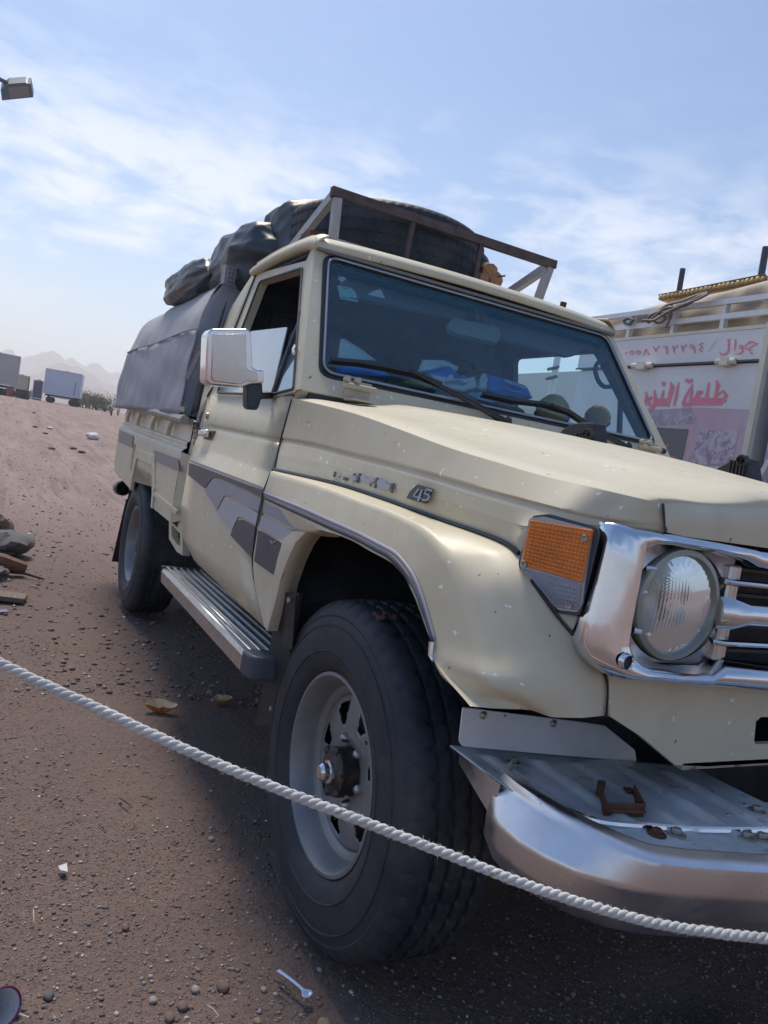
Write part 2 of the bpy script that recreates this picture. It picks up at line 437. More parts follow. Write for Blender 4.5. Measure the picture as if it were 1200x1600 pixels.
# rear lower part of the fender, between the door gap and the arch
lb = [[(404,822),(440,827),(478,831)], [(401,838),(430,842),(465,848)], [(396,868),(424,872),(452,876)], [(395,900),(420,902),(441,908)], [(402,933),(418,935),(434,938)], [(413,980),(417,983),(421,986)]]
rowsb = [PY(r, -.850) for r in lb]
for r in rowsb[1:]: r[-1][1] = -.856
tb = [r+[np.array([r[-1][0]-.01, -.80, r[-1][2]])] for r in rowsb]
sheet('fender_lower_panel', tb, CREAM, fender, nu=3, nv=2, lin=True, angle=50)
# far-side fender, mirrored outline
sheet('front_fender', support([mir(r) for r in (seam, mid1, crease, stop, lip, lipin)], .014), CREAM, TR, nu=2, nv=1, lin=True, angle=60)
# rubber beading along the fender seam
g = Geo(); g.tube([p+np.array([0, -.003, .004]) for p in catmull(seam[:8], 6)], .0042, 6)
g.make('fender_seam_beading', BLACKGLOSS, fender)
g = Geo(); g.tube([p+np.array([.004, -.003, 0]) for p in catmull(seam[8:11], 5)], .003, 6); g.tube([p+np.array([.004, 0, 0]) for p in catmull(seam[10:], 5)], .0022, 5)
g.make('fender_seam_gap', BLACKGLOSS, fender)
# stripe over the arch: lilac line above a dark line, ending in a metal clip
LILAC = M('stripe_lilac', (.36, .35, .42), .45, var=.06); DKSTR = M('stripe_dark', (.055, .065, .09), .42, var=.18, scale=20, spots=[((.3, .3, .32), 60, .76)])
GRSTR = M('stripe_grey', (.30, .31, .37), .45, var=.06); WHSTR = M('stripe_pale', (.40, .43, .48), .45, var=.06)
OUT = np.array([.0015, -.0028, .001])
def strip(name, a, b, mat, parent, nu=5, off=OUT, label=None):
    a = catmull(a, nu); b = catmull(b, nu); V = [p+off for p in a]+[p+off for p in b]; n = len(a)
    o = mesh(name, V, [(i, i+1, n+i+1, n+i) for i in range(n-1)], mat, parent, 60); mod_solid(o, .0012, 0)
    if label: o['label'] = label
    return o
def lerp(A, B, t): return [a*(1-t)+b*t for a, b in zip(A, B)]
strip('stripe', lerp(stop, sbot, .0)[:11], lerp(stop, sbot, .42)[:11], LILAC, fender, label='thin lilac stripe over the wheel arch')
strip('stripe', lerp(stop, sbot, .46)[:11], lerp(stop, sbot, 1.0)[:11], DKSTR, fender, label='thin dark stripe over the wheel arch')
g = Geo(); g.tube([p+np.array([.002, -.006, 0]) for p in (lerp(stop, sbot, .5)[10], (stop[10]+sbot[10])/2+np.array([.004, 0, -.022]), (stop[10]+sbot[10])/2+np.array([.014, 0, -.028]))], [.006, .005, .003], 8)
g.make('stripe_end_clip', CHROME, fender)

def decal(name, pts, mat, parent, y=-.8485, r=.006, label=None, t=.0012):
    P = round_poly(PY(pts, y), r, 3); g = Geo(); g.prism(P, (0, -t, 0)); o = g.make(name, mat, parent, 0); 
    if label: o['label'] = label
    return o
# ---- door
DR = [[(325,616,-.777),(392,617,-.777),(457,619,-.775)],
      [(317,661,-.787),(376,671,-.788),(439,685,-.788)],
      [(316,664,-.781),(375,674,-.782),(438,688,-.782)],
      [(314,670,-.791),(373,681,-.792),(436,696,-.792)],
      [(303,696,-.812),(364,715,-.814),(423,737,-.814)],
      [(296,719,-.845),(352,739,-.845),(412,766,-.845)],
      [(283,790,-.846),(338,838,-.846),(395,880,-.846)],
      [(286,842,-.845),(345,905,-.845),(400,925,-.845)],
      [(303,875,-.835),(355,925,-.835),(413,980,-.835)]]
rows = [PY(r) for r in DR]
for r in rows: r[1] = (r[0]+r[2])/2+np.array([0, -.0008, 0])
for r in rows: r[2] = r[2]+np.array([-.006, 0, 0])
door = panel('door', rows, TR, nu=3, d=.010, t=.02, flip=True)
sheet('door', support([mir(r) for r in rows], .01), CREAM, TR, nu=2, nv=1, lin=True, t=.02)
decal('stripe', [(297,718),(411,761),(411,764.5),(297,721.5)], LILAC, door, label='lilac line along the top of the door stripes')
decal('stripe', [(296,723),(410.5,766),(410.5,777),(345,748),(332,747),(320,763),(294,742)], DKSTR, door, label='scuffed dark stripe on the door')
decal('stripe', [(320,766),(332,749),(345,750),(409.5,779),(405.5,800),(362,775),(350,775),(339,797)], GRSTR, door, label='lilac-grey stepped stripe on the door')
decal('stripe', [(339,801),(351,779),(360,778),(405,803),(401.5,821),(381,808),(372,808),(362,830)], WHSTR, door, label='pale stepped stripe on the door')
decal('stripe', [(360,836),(372,813),(380,812),(401,825),(394.5,873)], DKSTR, door, label='dark scuffed end block on the door')
decal('stripe', [(413,784),(474,813),(464,829),(410.5,801)], GRSTR, fender, y=-.8525, label='lilac-grey stripe on the fender')
decal('stripe', [(409.5,805),(463,833),(457.5,852),(405,824)], WHSTR, fender, y=-.8525, label='pale stripe on the fender')
decal('stripe', [(404,828),(455,857),(440,907),(397.5,877)], DKSTR, fender, y=-.8535, label='dark square stripe block behind the wheel arch')
g = Geo(); g.tube(PY([(422,845),(425,849),(432,845)], -.858), .0012, 5); g.make('scratch_mark', WHSTR, fender)
# door handle and lock
hp = aty(326, 679, -.80)
g = Geo(); g.box(hp+np.array([0, .004, -.005]), (.15, .012, .05)); o = g.make('door_handle_recess', M('recess', (.18, .17, .13), .6), door); mod_bevel(o, .01)
g = Geo(); g.box(hp+np.array([.0, -.020, .004]), (.12, .022, .030)); o = g.make('door_handle', CHROME, door); mod_bevel(o, .008, 3)
kp = aty(325, 650, -.785)
g = Geo(); g.lathe([(0.0, .010), (.010, .010), (.013, .004), (.014, 0)], kp, (0, -1, 0), 16); g.make('keyhole', BOLT, door)

# ---- hood side panel (the tall cream flank with the badges)
sh = PY([(457,622,-.775),(500,632,-.768),(560,648,-.76),(630,673,-.75),(700,699,-.74),(775,722,-.725),(850,744,-.71),(915,759,-.69)])+[atx(975,773,.62), atx(1010,781,.645), atx(1036,787,.65)]
g1 = PY([(441,684,-.788),(490,692,-.782),(545,706,-.775),(610,722,-.767),(670,738,-.76),(740,758,-.752),(815,778,-.742),(880,795,-.728)])+[atx(935,807,.605), atx(985,814,.64), atx(1038,818,.655)]
g2 = [p+np.array([0, -.002, -.012]) for p in g1]
bz = [a*.45+b*.55 for a, b in zip(seam[:8], g2[:8])]
bz += [atx(956,819,.622), atx(990,822,.647), atx(1040,830,.662)]
bz[7] = aty(835, 815, -.748)*.5+aty(835, 830, -.75)*.5
low = list(seam[:8])+[bz[8]*1.0, bz[9]*1.0, bz[10]*1.0]
low[7] = aty(812, 868, -.752)
rowsn = [sh, g1, [p+np.array([0, .006, -.005]) for p in g1], [p+np.array([0, -.001, -.016]) for p in g1], bz]
V1 = [[np.array(p, float) for p in r] for r in rowsn]
flank = panel('hood_side_panel', V1, TR, nu=5, d=.004, t=.0)
# lower half of the flank: from the mid line down to the fender seam and, in front, down behind the indicator to the bezel
top2 = bz[:8]+[bz[7]*.62+bz[8]*.38, bz[7]*.25+bz[8]*.75, bz[8]]
bot2 = [p+np.array([0, .001, 0]) for p in seam[:8]]+[seam[8], seam[9], atx(918,1006,.622)]
mid2_ = [a*.5+b*.5 for a, b in zip(top2, bot2)]
mid2_[10] = atx(945, 912, .626); mid2_[7] = (aty(812, 850, -.75)+0); mid2_[8] = mid2_[7]*.60+mid2_[10]*.40; mid2_[9] = mid2_[7]*.25+mid2_[10]*.75
sheet('hood_side_lower', [top2, mid2_, bot2], CREAM, flank, nu=5, nv=3, lin=True, angle=60)
g = Geo(); P_ = [atx(1036,787,.6525), atx(1037,800,.657), atx(1039,818,.6575), atx(1041,830,.6635)]; g.tube(P_, .0022, 5); g.make('panel_gap', BLACKGLOSS, flank)
g = Geo(); P_ = PY([(455.5,624,-.777),(447,655,-.783),(438.5,686,-.790),(429,733,-.812),(422,740,-.819),(411.5,767,-.848),(399.5,825,-.850),(394,872,-.850),(396,902,-.850),(403,932,-.846),(414,979,-.838)]); g.tube(P_, .0022, 6); g.make('door_gap', BLACKGLOSS, door)

# ---- hood top and front header
def hoodrow(fy, dz):
    r = []
    for i, p in enumerate(sh):
        k = 1.0 if i < 9 else (.8 if i == 9 else .6)
        y = p[1]*fy; r.append(np.array([p[0] if i < 9 else p[0]+.004, y, p[2]+dz*k]))
    return r
x0 = sh[0][0]
hrows = [sh, hoodrow(.93, .011), hoodrow(.80, .016), hoodrow(.66, .030), hoodrow(.55, .045), hoodrow(.25, .052), hoodrow(0, .054), hoodrow(-.25, .052), hoodrow(-.55, .045), hoodrow(-.66, .030), hoodrow(-.80, .016), hoodrow(-.93, .011), mir(sh)]
hood = sheet('hood', hrows, CREAM, TR, nu=4, nv=3, t=.0, angle=50)
hd_top = [r[-1] for r in hrows]
hd_mid = [p+np.array([.010, 0, -.022]) for p in hd_top]
hd_bot = [np.array([.664, p[1]*1.0, 1.066 if abs(p[1]) > .3 else 1.068]) for p in hd_top]
hd_bot[0] = atx(1040,831,.662); hd_bot[-1] = mir([hd_bot[0]])[0]
sheet('hood_front_lip', [hd_top, hd_mid, hd_bot], CREAM, hood, nu=2, nv=4, angle=60)
# far flank
sheet('hood_side_panel', [mir(r) for r in (sh, g1, bz)], CREAM, TR, nu=2, nv=2, lin=True)
g = Geo(); g.beam((-.64, -.74, 1.262), (-.64, .74, 1.262), .03, .03); g.make('hood_rear_gap', BLACK, TR)

# ---- badges on the flank
def onflank(u, v, off=.004):
    p = aty(u, v, -.775); 
    # flank plane leans a little: y from -.782 at z 1.13 to about -.80 at 1.02
    for _ in range(4):
        y = -.779 - max(0, (1.13-p[2]))*.10 + (p[0]+.3)*.045
        p = aty(u, v, y-off)
    return p
BADGE = M('badge_black', (.035, .045, .07), .35); BADGEG = M('badge_grey', (.30, .33, .40), .3, .6, spots=[((.4, .3, .2), 60, .66)])
bd = Geo(); Q = [onflank(*p) for p in ((655,757),(678,764),(667,787.5),(637,779),(643,768))]; bd.prism(round_poly(Q, .004, 2), (0, -.004, 0)); bd = bd.make('number_badge', BADGE, TR, 0)
bd['label'] = 'black and grey 45 badge'
def strokes(name, segs, mat, parent, f, wpx, depth=(0, -.002, 0)):
    g = Geo()
    for s in segs:
        pts = s[0]; wd = s[1] if len(s) > 1 else wpx
        n = len(pts); L_ = []; R2 = []
        for i, p in enumerate(pts):
            p = np.array(p, float); a = np.array(pts[max(i-1, 0)], float); b = np.array(pts[min(i+1, n-1)], float)
            t = b-a; t /= (np.linalg.norm(t)+1e-9); nn = np.array([-t[1], t[0]]); w2 = (wd[i] if hasattr(wd, '__len__') else wd)/2
            L_.append(p+nn*w2); R2.append(p-nn*w2)
        for i in range(n-1):
            q = [L_[i], L_[i+1], R2[i+1], R2[i]]; st_ = np.array(depth)*.06*i
            g.prism([f(*k)+st_ for k in q], depth)
    return g.make(name, mat, parent, 0)
fl2 = lambda u, v: onflank(u, v, .0085)
strokes('badge_digits', [([(655,764),(647,775),(659,778.5)],), ([(660,765.5),(654,783)],), ([(676,767),(667.5,764.5),(664.5,771),(670,773),(671.5,776.5),(668,782),(660.5,780.5)],)], BADGEG, bd, fl2, 2.6, (0, -.0015, 0))
# worn script badge: bars, dots and rubbed grey letter bodies
BS = [([(524.5,737),(522,745)], 2.2), ([(524.5,738.5),(526,741)], 2), ([(537,747),(543.5,749)], 5), ([(554.5,739.5),(554,744)], 1.6), ([(563,739.5),(558.8,755)], 2.8), ([(590.5,746.5),(586.5,763)], 2.8), ([(616,755),(612.5,770.5)], 2.8), ([(579,757),(580,760)], 1.6), ([(611.5,756),(614,758)], 2.0)]
sb = strokes('script_badge', BS[4:5], BADGE, TR, lambda u, v: onflank(u, v, .003), 2)
for q_ in BS[:4]+BS[5:]: strokes('script_letter', [q_], BADGE, sb, lambda u, v: onflank(u, v, .003), 2)
sb['label'] = 'worn black and grey script badge'
for q_ in [([(528,740),(530.5,745)], 5.5), ([(549,743),(552,747),(555,751)], [6, 11, 7]), ([(565,744),(570,750),(577,752),(585,749)], [5, 8, 8, 6]), ([(592,750),(596,758),(603,760),(610,762)], [6, 15, 10, 7])]: strokes('script_letter', [q_], BADGEG, sb, lambda u, v: onflank(u, v, .003), 6)

# ---- turn signal on the front corner
A0, B0 = aty(812, 886, -.757), atx(934, 832, .617)     # left and right mounting lines
ux = np.array([B0[0]-A0[0], B0[1]-A0[1], 0.0]); ux /= np.linalg.norm(ux); nn = np.array([ux[1], -ux[0], 0.0])
if nn@(CAM-A0) < 0: nn = -nn
P0_ = A0+nn*.004
base_px = [(832,806),(858,803),(932,824),(937,832),(907,957),(901,963),(872,958),(811,888),(810,878)]
f0 = lambda u, v, d: atp(u, v, P0_+nn*d, nn)
g = Geo(); g.prism(round_poly([f0(u, v, .006) for u, v in base_px], .004, 2), -nn*.007); sig = g.make('turn_signal', M('lamp_gasket', (.06, .07, .09), .5), TR, 30)
sig['label'] = 'amber and clear indicator on the front corner'
body_px = [(827,809.5),(848,807),(926,827),(909,944),(903,957),(872,953),(811.5,885)]
g = Geo(); g.prism(round_poly([f0(u, v, .012) for u, v in body_px], .004, 2), -nn*.010); o = g.make('lamp_rim', M('lamp_grey', (.42, .46, .54), .3, .4, var=.1), sig, 30)
def lens_mat(name, col, gr):
    mt, nt, b = nt_new(name); b.inputs['Base Color'].default_value = col+(1,); b.inputs['Roughness'].default_value = .22
    b.inputs['Coat Weight'].default_value = .6; b.inputs['Coat Roughness'].default_value = .08
    c = mixc(nt, ramp(nt, noise(nt, 22, 4, .6), [(.3, 0), (.75, 1)]), col, tuple(x*.62 for x in col)); nt.links.new(c, b.inputs['Base Color'])
    b.inputs['Subsurface Weight'].default_value = .25; b.inputs['Subsurface Radius'].default_value = (.02, .01, .004)
    return mt
AMBER = lens_mat('amber_lens', (.85, .24, .015), 1); CLEAR = lens_mat('clear_lens', (.33, .36, .43), 1)
def ribbed(name, corners, nx, ny, mat, d, parent, lbl):
    """lens with moulded prism grid between four image corners (tl,tr,br,bl)"""
    tl, tr, br, bl = [np.array(c, float) for c in corners]; g = Geo(); V = []; F = []
    mx, my = nx*4, ny*4
    for j in range(my+1):
        for i in range(mx+1):
            s, t = i/mx, j/my
            p = (tl*(1-s)+tr*s)*(1-t)+(bl*(1-s)+br*s)*t
            edge = min(s*mx, (1-s)*mx, t*my, (1-t)*my)
            inner = i > 3 and i < mx-3 and j > 3 and j < my-3
            h = (0 if edge < 1 else .006) + (.0014*(abs(math.sin(math.pi*i/4))+abs(math.sin(math.pi*j/4))) if inner else .0012)
            V.append(f0(p[0], p[1], d+h))
    for j in range(my):
        for i in range(mx): F.append((j*(mx+1)+i, j*(mx+1)+i+1, (j+1)*(mx+1)+i+1, (j+1)*(mx+1)+i))
    g.add(V, F); o = g.make(name, mat, parent, 50); o['label'] = lbl; return o
ribbed('amber_lens', [(828,811.5),(928,828),(912,912),(813,883)], 17, 13, AMBER, .010, sig, 'ribbed orange lens')
ribbed('clear_lens', [(814,887),(910,913),(903,956),(871,952)], 14, 7, CLEAR, .009, sig, 'ribbed clear grey lens')
for u, v, d in ((913,841,.019),(819,881,.018),(889,946,.018)):
    g = Geo(); c = f0(u, v, d); g.lathe([(.0, .0005), (.0022, .0005), (.0030, .0025), (.0048, .003), (.0058, 0)], c, nn, 14); g.make('screw', BOLT, sig)

# ---- headlamp bezel and grille, one chrome frame across the front
def bx(u, v, x=.66): return atx(u, v, x)
outer = [bx(958,819,.645), bx(1045,830,.668), bx(1200,862,.672)]
Ztop, Zbot = 1.066, .822
YL = -.715
# outer outline in (y,z), symmetrical
def fx(y): return .670-.036*max(0, (abs(y)-.56)/.155)**1.8          # the frame wraps back at its ends
def lean(z): return -.07*(z-.95)
def onfr(u, v, off=0.0):
    x = .66
    for _ in range(6):
        p = atx(u, v, x); x = fx(p[1])+lean(p[2])+off
    return p
PAIRS = [((1200,857),(1200,891)), ((1182,854),(1180,887)), ((1160,850),(1162,876)), ((1120,843),(1110,863)), ((1045,829),(1045,852)), ((1000,822),(1024,852)), ((967,817),(1014,857)), ((953,818),(1009,866)), ((946,860),(1004,890)), ((936,910),(997,930)), ((921,965),(988,975)), ((910,1005),(984,1007)), ((913,1022),(987,1020)), ((925,1038),(994,1031)), ((945,1053),(1004,1040)), ((970,1062),(1018,1046)), ((1040,1067),(1060,1052)), ((1090,1072),(1112,1053)), ((1110,1074),(1132,1040)), ((1200,1081),(1200,1047))]
def densep(P):
    out = []
    for a_, b_ in zip(P[:-1], P[1:]): out += [a_, a_*.5+b_*.5]
    return out+[P[-1]]
def loopit(k, off):
    P = [onfr(u, v, off) for u, v in [q[k] for q in PAIRS]]
    P = [np.array([P[0][0], 0, P[0][2]])]+P+[np.array([P[-1][0], 0, P[-1][2]])]
    return P+[np.array([p[0], -p[1], p[2]]) for p in P[1:-1]][::-1]
Oo = loopit(0, -.008); Ii = loopit(1, -.004)
def blend(A, B, t, dx): return [a*(1-t)+b*t+np.array([dx, 0, 0]) for a, b in zip(A, B)]
R0 = [p+np.array([-.03, 0, 0]) for p in Oo]; Ra = blend(Oo, Ii, .02, .0); R1 = blend(Oo, Ii, .10, .005); R2_ = blend(Oo, Ii, .32, .014); R2b = blend(Oo, Ii, .65, .015); R3 = blend(Oo, Ii, .90, .008); R4 = Ii;
R5 = [p+np.array([-.035, 0, 0]) for p in blend(Ii, [np.array([p[0], p[1]*.985, .945+(p[2]-.945)*.96]) for p in Ii], 1, 0)]
n = len(R0); V = []; F = []
for r in (R0, Ra, R1, R2_, R2b, R3, R4, R5): V += r
for k in range(7):
    for i in range(n): F.append((k*n+i, k*n+(i+1) % n, (k+1)*n+(i+1) % n, (k+1)*n+i))
bez = mesh('headlamp_bezel', V, F, CHROME, TR, 60); fix_normals(bez)
# recessed chrome tray behind the lamps with the lamp opening, dark slots in the middle
TRAY = chrome_mat('tray_alloy', (.62, .59, .57), .28, .35, 9)
for sy in (1, -1):
    g = Geo(); out = []; inn = []; inn2 = []; cy = -.525
    for k in range(64):
        a = 2*math.pi*k/64; c, sn_ = math.cos(a), math.sin(a); q = max(abs(c)/(.125 if c < 0 else .135), abs(sn_)/.098); rr = 1/q
        out.append(np.array([.634, sy*(cy+rr*c), .947+rr*sn_])); inn.append(np.array([.648, sy*(cy+.112*c), .951+min(.105, .112)*sn_*.9])); inn2.append(np.array([.630, sy*(cy+.099*c), .952+.097*sn_]))
    V = out+inn+inn2; F = [(i, (i+1) % 64, 64+(i+1) % 64, 64+i) for i in range(64)]+[(64+i, 64+(i+1) % 64, 128+(i+1) % 64, 128+i) for i in range(64)]
    g.add(V, F); g.make('lamp_tray', TRAY, bez, 60)
for sy in (1, -1):
    c = np.array([.640, -.525*sy, .952])
    g = Geo(); g.lathe([(.094, -.02), (.097, .004), (.093, .012), (.084, .014), (.080, .006)], c, (1, 0, 0), 48); hl = g.make('headlamp', M('headlamp_ring', (.30, .32, .30), .35, .4, var=.15), TR, 40)
    hl['label'] = 'round glass headlamp'
    # reflector bowl behind the glass
    g = Geo(); g.lathe([(.080, .004), (.072, -.02), (.05, -.045), (.022, -.058), (.012, -.06), (.0, -.061)], c, (1, 0, 0), 40); g.make('reflector', chrome_mat('reflector'+str(sy), (.72, .72, .70), .26, .15, 20, .95, .1), hl, 50)
    # fluted glass
    V = []; F = []; nr, na = 26, 96
    for i in range(nr+1):
        r = .081*i/nr
        for k in range(na):
            a = 2*math.pi*k/na; y = r*math.cos(a); z = r*math.sin(a)
            h = .011*(1-(r/.081)**2)
            fl = .0007*math.sin(y*2*math.pi/.0072) if i < nr-1 else 0
            V.append(c+np.array([.008+h+fl, y, z]))
    for i in range(nr):
        for k in range(na): F.append((i*na+k, i*na+(k+1) % na, (i+1)*na+(k+1) % na, (i+1)*na+k))
    lens = mesh('lamp_glass', V, F, glass('lens_glass', (.86, .88, .87), .9, .05, film=(.45, .47, .46), famt=(.18, .34)), hl, 60)
# tray shape between lamp and slots, then three chrome bars running to the middle
hp_ = onfr(970, 1030, .0)
for sy in (1, -1):
    c = np.array([hp_[0]+.012, hp_[1]*sy, hp_[2]]); g = Geo(); g.lathe([(.0, .0), (.0095, .0005), (.010, .004)], c, (1, 0, 0), 20); g.make('bezel_screw_hole', DARK, bez)
    g = Geo(); g.lathe([(.0095, .003), (.011, .006), (.0125, .004), (.0135, -.004)], c, (1, 0, 0), 20); g.make('bezel_hole_rim', CHROME, bez)
g = Geo(); g.box((.585, 0, .945), (.02, 1.0, .20)); g.make('grille_backing', DARK, bez, 0)
for z, hgt, dep in ((1.000, .012, .016), (.946, .038, .034), (.895, .012, .016)):
    g = Geo(); P = [(.660 if abs(y) < .42 else .649, y, z) for y in (-.434, -.415, -.37, 0, .37, .415, .434)]
    hh = [hgt*1.5 if (z > .93 and z < .96 and abs(p[1]) > .405) else hgt for p in P]
    V = []; F = []; m_ = 10
    for (x, y, zz), h2 in zip(P, hh):
        for k in range(m_):
            a = 2*math.pi*k/m_; V.append((x+math.cos(a)*dep/2, y, zz+math.sin(a)*h2/2))
    for i in range(len(P)-1):
        for k in range(m_): F.append((i*m_+k, i*m_+(k+1) % m_, (i+1)*m_+(k+1) % m_, (i+1)*m_+k))
    F += [tuple(range(m_)), tuple((len(P)-1)*m_+k for k in range(m_))]; g.add(V, F); g.make('grille_bar', CHROME, bez)
for sy in (1, -1):
    for y, w2 in ((-.412, .022), (-.386, .016)):
        g = Geo(); g.box((.640-(.0 if y < -.41 else .012), y*sy, .945), (.03, w2, .166)); mod_bevel(g.make('grille_upright', TRAY, bez), .004)
for z in (1.02, .975, .92, .875):
    g = Geo(); g.box((.62, 0, z-.0), (.02, .76, .006)); g.make('grille_louvre', BLACK, bez)
for sy in (1, -1):
    for u0, u1, vv, r in ((1008,1024,887,.0055), (998,1010,924,.006), (990,1002,984,.0055)):
        p, q = onfr(u0, vv, -.018), onfr(u1, vv+2, -.014); g = Geo(); g.tube([np.array([p[0], p[1]*sy, p[2]]), np.array([q[0], q[1]*sy, q[2]])], r, 10); g.make('bezel_tab', CHROME, bez)

# ---- front valance below the bezel with two slots
zt, zb = .822, .662
va = [(-.632, zt+.004), (-.612, .757), (-.535, .722), (-.445, zb+.012), (-.40, zb), (.40, zb), (.445, zb+.012), (.535, .722), (.612, .757), (.632, zt+.004)]
P = [np.array([.632, a, b]) for a, b in va]
def slot(c): return [np.array([.632, c[0]+a, c[1]+b]) for a, b in ((-.10, .020), (.10, .020), (.10, -.020), (-.10, -.020))]
# built as strips round the slot so that it is a true opening
g = Geo()
def quad(a, b, c, d): g.prism([a, b, c, d], (-.012, 0, 0))
Y = lambda y, z, x=.632: np.array([x, y, z])
g.prism([Y(-.632, zt+.006), Y(-.612, .757), Y(-.535, .722), Y(-.44, .668), Y(-.36, .662), Y(-.36, .700), Y(-.36, zt+.006)], (-.012, 0, 0))
g.prism([Y(-.36, zt+.006), Y(-.36, .752), Y(-.245, .752), Y(.245, .752), Y(.36, .752), Y(.36, zt+.006)], (-.012, 0, 0))
g.prism([Y(-.36, .700), Y(-.36, .662), Y(.36, .662), Y(.36, .700)], (-.012, 0, 0))
g.prism([Y(-.36, .752), Y(-.36, .700), Y(-.238, .700), Y(-.243, .708), Y(-.248, .742), Y(-.238, .752)], (-.012, 0, 0))
g.prism([Y(.36, .752), Y(.238, .752), Y(.243, .742), Y(.243, .708), Y(.238, .700), Y(.36, .700)], (-.012, 0, 0))
g.prism([Y(.632, zt+.006), Y(.36, zt+.006), Y(.36, .700), Y(.36, .662), Y(.44, .668), Y(.535, .722), Y(.612, .757)], (-.012, 0, 0))
val = g.make('front_valance', CREAM, TR, 30)
g = Geo(); g.beam((.622, -.42, .664), (.622, .42, .664), .02, .012); g.make('valance_lower_lip', M('lip_rusty', (.36, .32, .25), .6, spots=[((.16, .08, .05), 24, .55)]), val)

# ---- splash plate and bumper
Pn = [atx(724,1106,.452), atx(905,1128,.452), atx(945,1134,.452), atx(992,1172,.452), atx(995,1190,.450), atx(850,1178,.450), atx(722,1166,.450), atx(718,1158,.450)]
g = Geo(); g.prism(round_poly(Pn, .004, 2), (-.004, 0, 0)); spl = g.make('splash_plate', WHITEPL, TR)
for u, v in ((756,1118),(866,1131)):
    g = Geo(); g.lathe([(.0, .004), (.003, .0015), (.0055, .003), (.0075, 0)], atx(u, v, .454), (1, 0, 0), 14); g.make('screw', BOLT, spl)
g = Geo(); g.lathe([(.0, .001), (.0022, .001)], atx(789,1118,.454), (1, 0, 0), 10); g.make('screw_hole', DARK, spl)
# bumper face: rolled chrome section swept round the corner
zT = .600
top_out = [atz(795,1208,.610), atz(850,1252,.608), atz(925,1296,.604), atz(1010,1332,.602), atz(1090,1346,.601), atz(1200,1352,.600)]
top_out = [np.array([.500, -.775, .612])]+[p for p in top_out]
def ext(P, xs): return P+[np.array([P[-1][0]+dx, y, P[-1][2]]) for y, dx in xs]
cen = [(-.2, .012), (0, .016), (.2, .012)]
def full(P, cz=None):
    P = [np.array(p, float) for p in P]; last = P[-1]
    mids = [np.array([last[0]+dx, y, last[2]]) for y, dx in cen]
    return P+mids+mir(P)[::-1]
def brow(P, z):
    P = [atz(u, v, z[i] if hasattr(z, '__len__') else z) for i, (u, v) in enumerate(P)]
    return [P[0]+np.array([-.035, .045, 0])]+P
T1 = brow([(790,1209),(812,1227),(845,1250),(885,1274),(930,1298),(975,1318),(1000,1328),(1016,1334),(1034,1338),(1080,1344),(1200,1352)], [.613,.612,.611,.609,.607,.605,.604,.603,.603,.602,.601])
E1 = brow([(781,1219),(804,1238),(838,1262),(880,1287),(926,1310),(972,1330),(998,1340),(1015,1346),(1034,1350),(1081,1356),(1200,1364)], .597)
B1 = brow([(763,1268),(782,1290),(812,1316),(852,1340),(898,1362),(950,1378),(980,1386),(1004,1391),(1030,1395),(1080,1400),(1200,1406)], .552)
B2 = brow([(758,1302),(776,1326),(806,1352),(842,1376),(888,1398),(942,1415),(974,1422),(1002,1427),(1030,1430),(1080,1434),(1200,1440)], .505)
B3 = brow([(772,1340),(792,1364),(822,1388),(858,1410),(900,1430),(946,1446),(975,1452),(1002,1456),(1030,1459),(1080,1462),(1200,1467)], .456)
B4 = [p+np.array([-.06, .04, .0]) for p in B3]
T0 = [p+np.array([-.022, .012, .002]) for p in T1]
Tl = [p+np.array([-.030, .018, -.004]) for p in T1]
rows = [full(r) for r in (Tl, T0, T1, E1, B1, B2, B3, B4)]
bump_o = sheet('bumper', support(rows, .006), BRUSHED, TR, nu=1, nv=1, lin=True, t=.003, angle=50, flip=False)
bump_o['label'] = 'broad worn chrome front bumper'
# inner lip line (raised bead) and flat top plate with pressed ribs
bead = [atz(800,1214,.604), atz(850,1250,.604), atz(900,1276,.602), atz(945,1288,.601), atz(1010,1294,.600), atz(1090,1300,.600), atz(1200,1300,.600)]
bead = [p+np.array([0, 0, .003]) for p in bead]; g = Geo(); g.tube(catmull(full(bead), 5), .0065, 8); g.make('bumper_bead', CHROME, bump_o)
zp = .597
op = [atz(722,1172,zp), atz(776,1228,zp), atz(800,1222,zp), atz(850,1262,zp), atz(930,1300,zp), atz(1010,1334,zp), atz(1090,1348,zp), atz(1200,1354,zp)]
ip = [atz(724,1168,zp), atz(850,1180,zp), atz(995,1192,zp), atz(1092,1198,zp), atz(1200,1262,zp)]
# a regular grid plate with ribs pressed along x
Xs = np.linspace(.42, .815, 100); Ys = np.linspace(-.775, .775, 260)
poly = [p[:2] for p in ip[:1]]+[p[:2] for p in (op)]
def inside(x, y):
    ay = -abs(y)
    xo = np.interp(abs(y), [0, .2, .45, .635, .68, .705, .722, .726], [.846, .842, .832, .768, .702, .612, .53, .40])
    xi = np.interp(abs(y), [0, .222, .232, .35, .54, .70, .73], [.66, .66, .50, .468, .416, .368, .36])
    return xi, xo
V = []; F = []; nx = 40
YY = np.linspace(-.724, .724, 311)
for y in YY:
    xi, xo = inside(0, y)
    for i in range(nx+1):
        x = xi+(xo-xi)*i/nx; ph = (abs(y)-.235)/.088
        k = ph-round(ph); z = zp
        if abs(y) > .27 and abs(y) < .70:
            e = max(0, min(1, (x-xi-.035)/.02))*max(0, min(1, (xo-.075-x)/.02))
            z += .0085*e*math.exp(-(k/.15)**4)
        V.append((x, y, z))
for j in range(len(YY)-1):
    for i in range(nx): F.append((j*(nx+1)+i, (j+1)*(nx+1)+i, (j+1)*(nx+1)+i+1, j*(nx+1)+i+1))
tp = mesh('bumper_top_plate', V, F, DULLPLATE, bump_o, 60); mod_solid(tp, .003, -1)
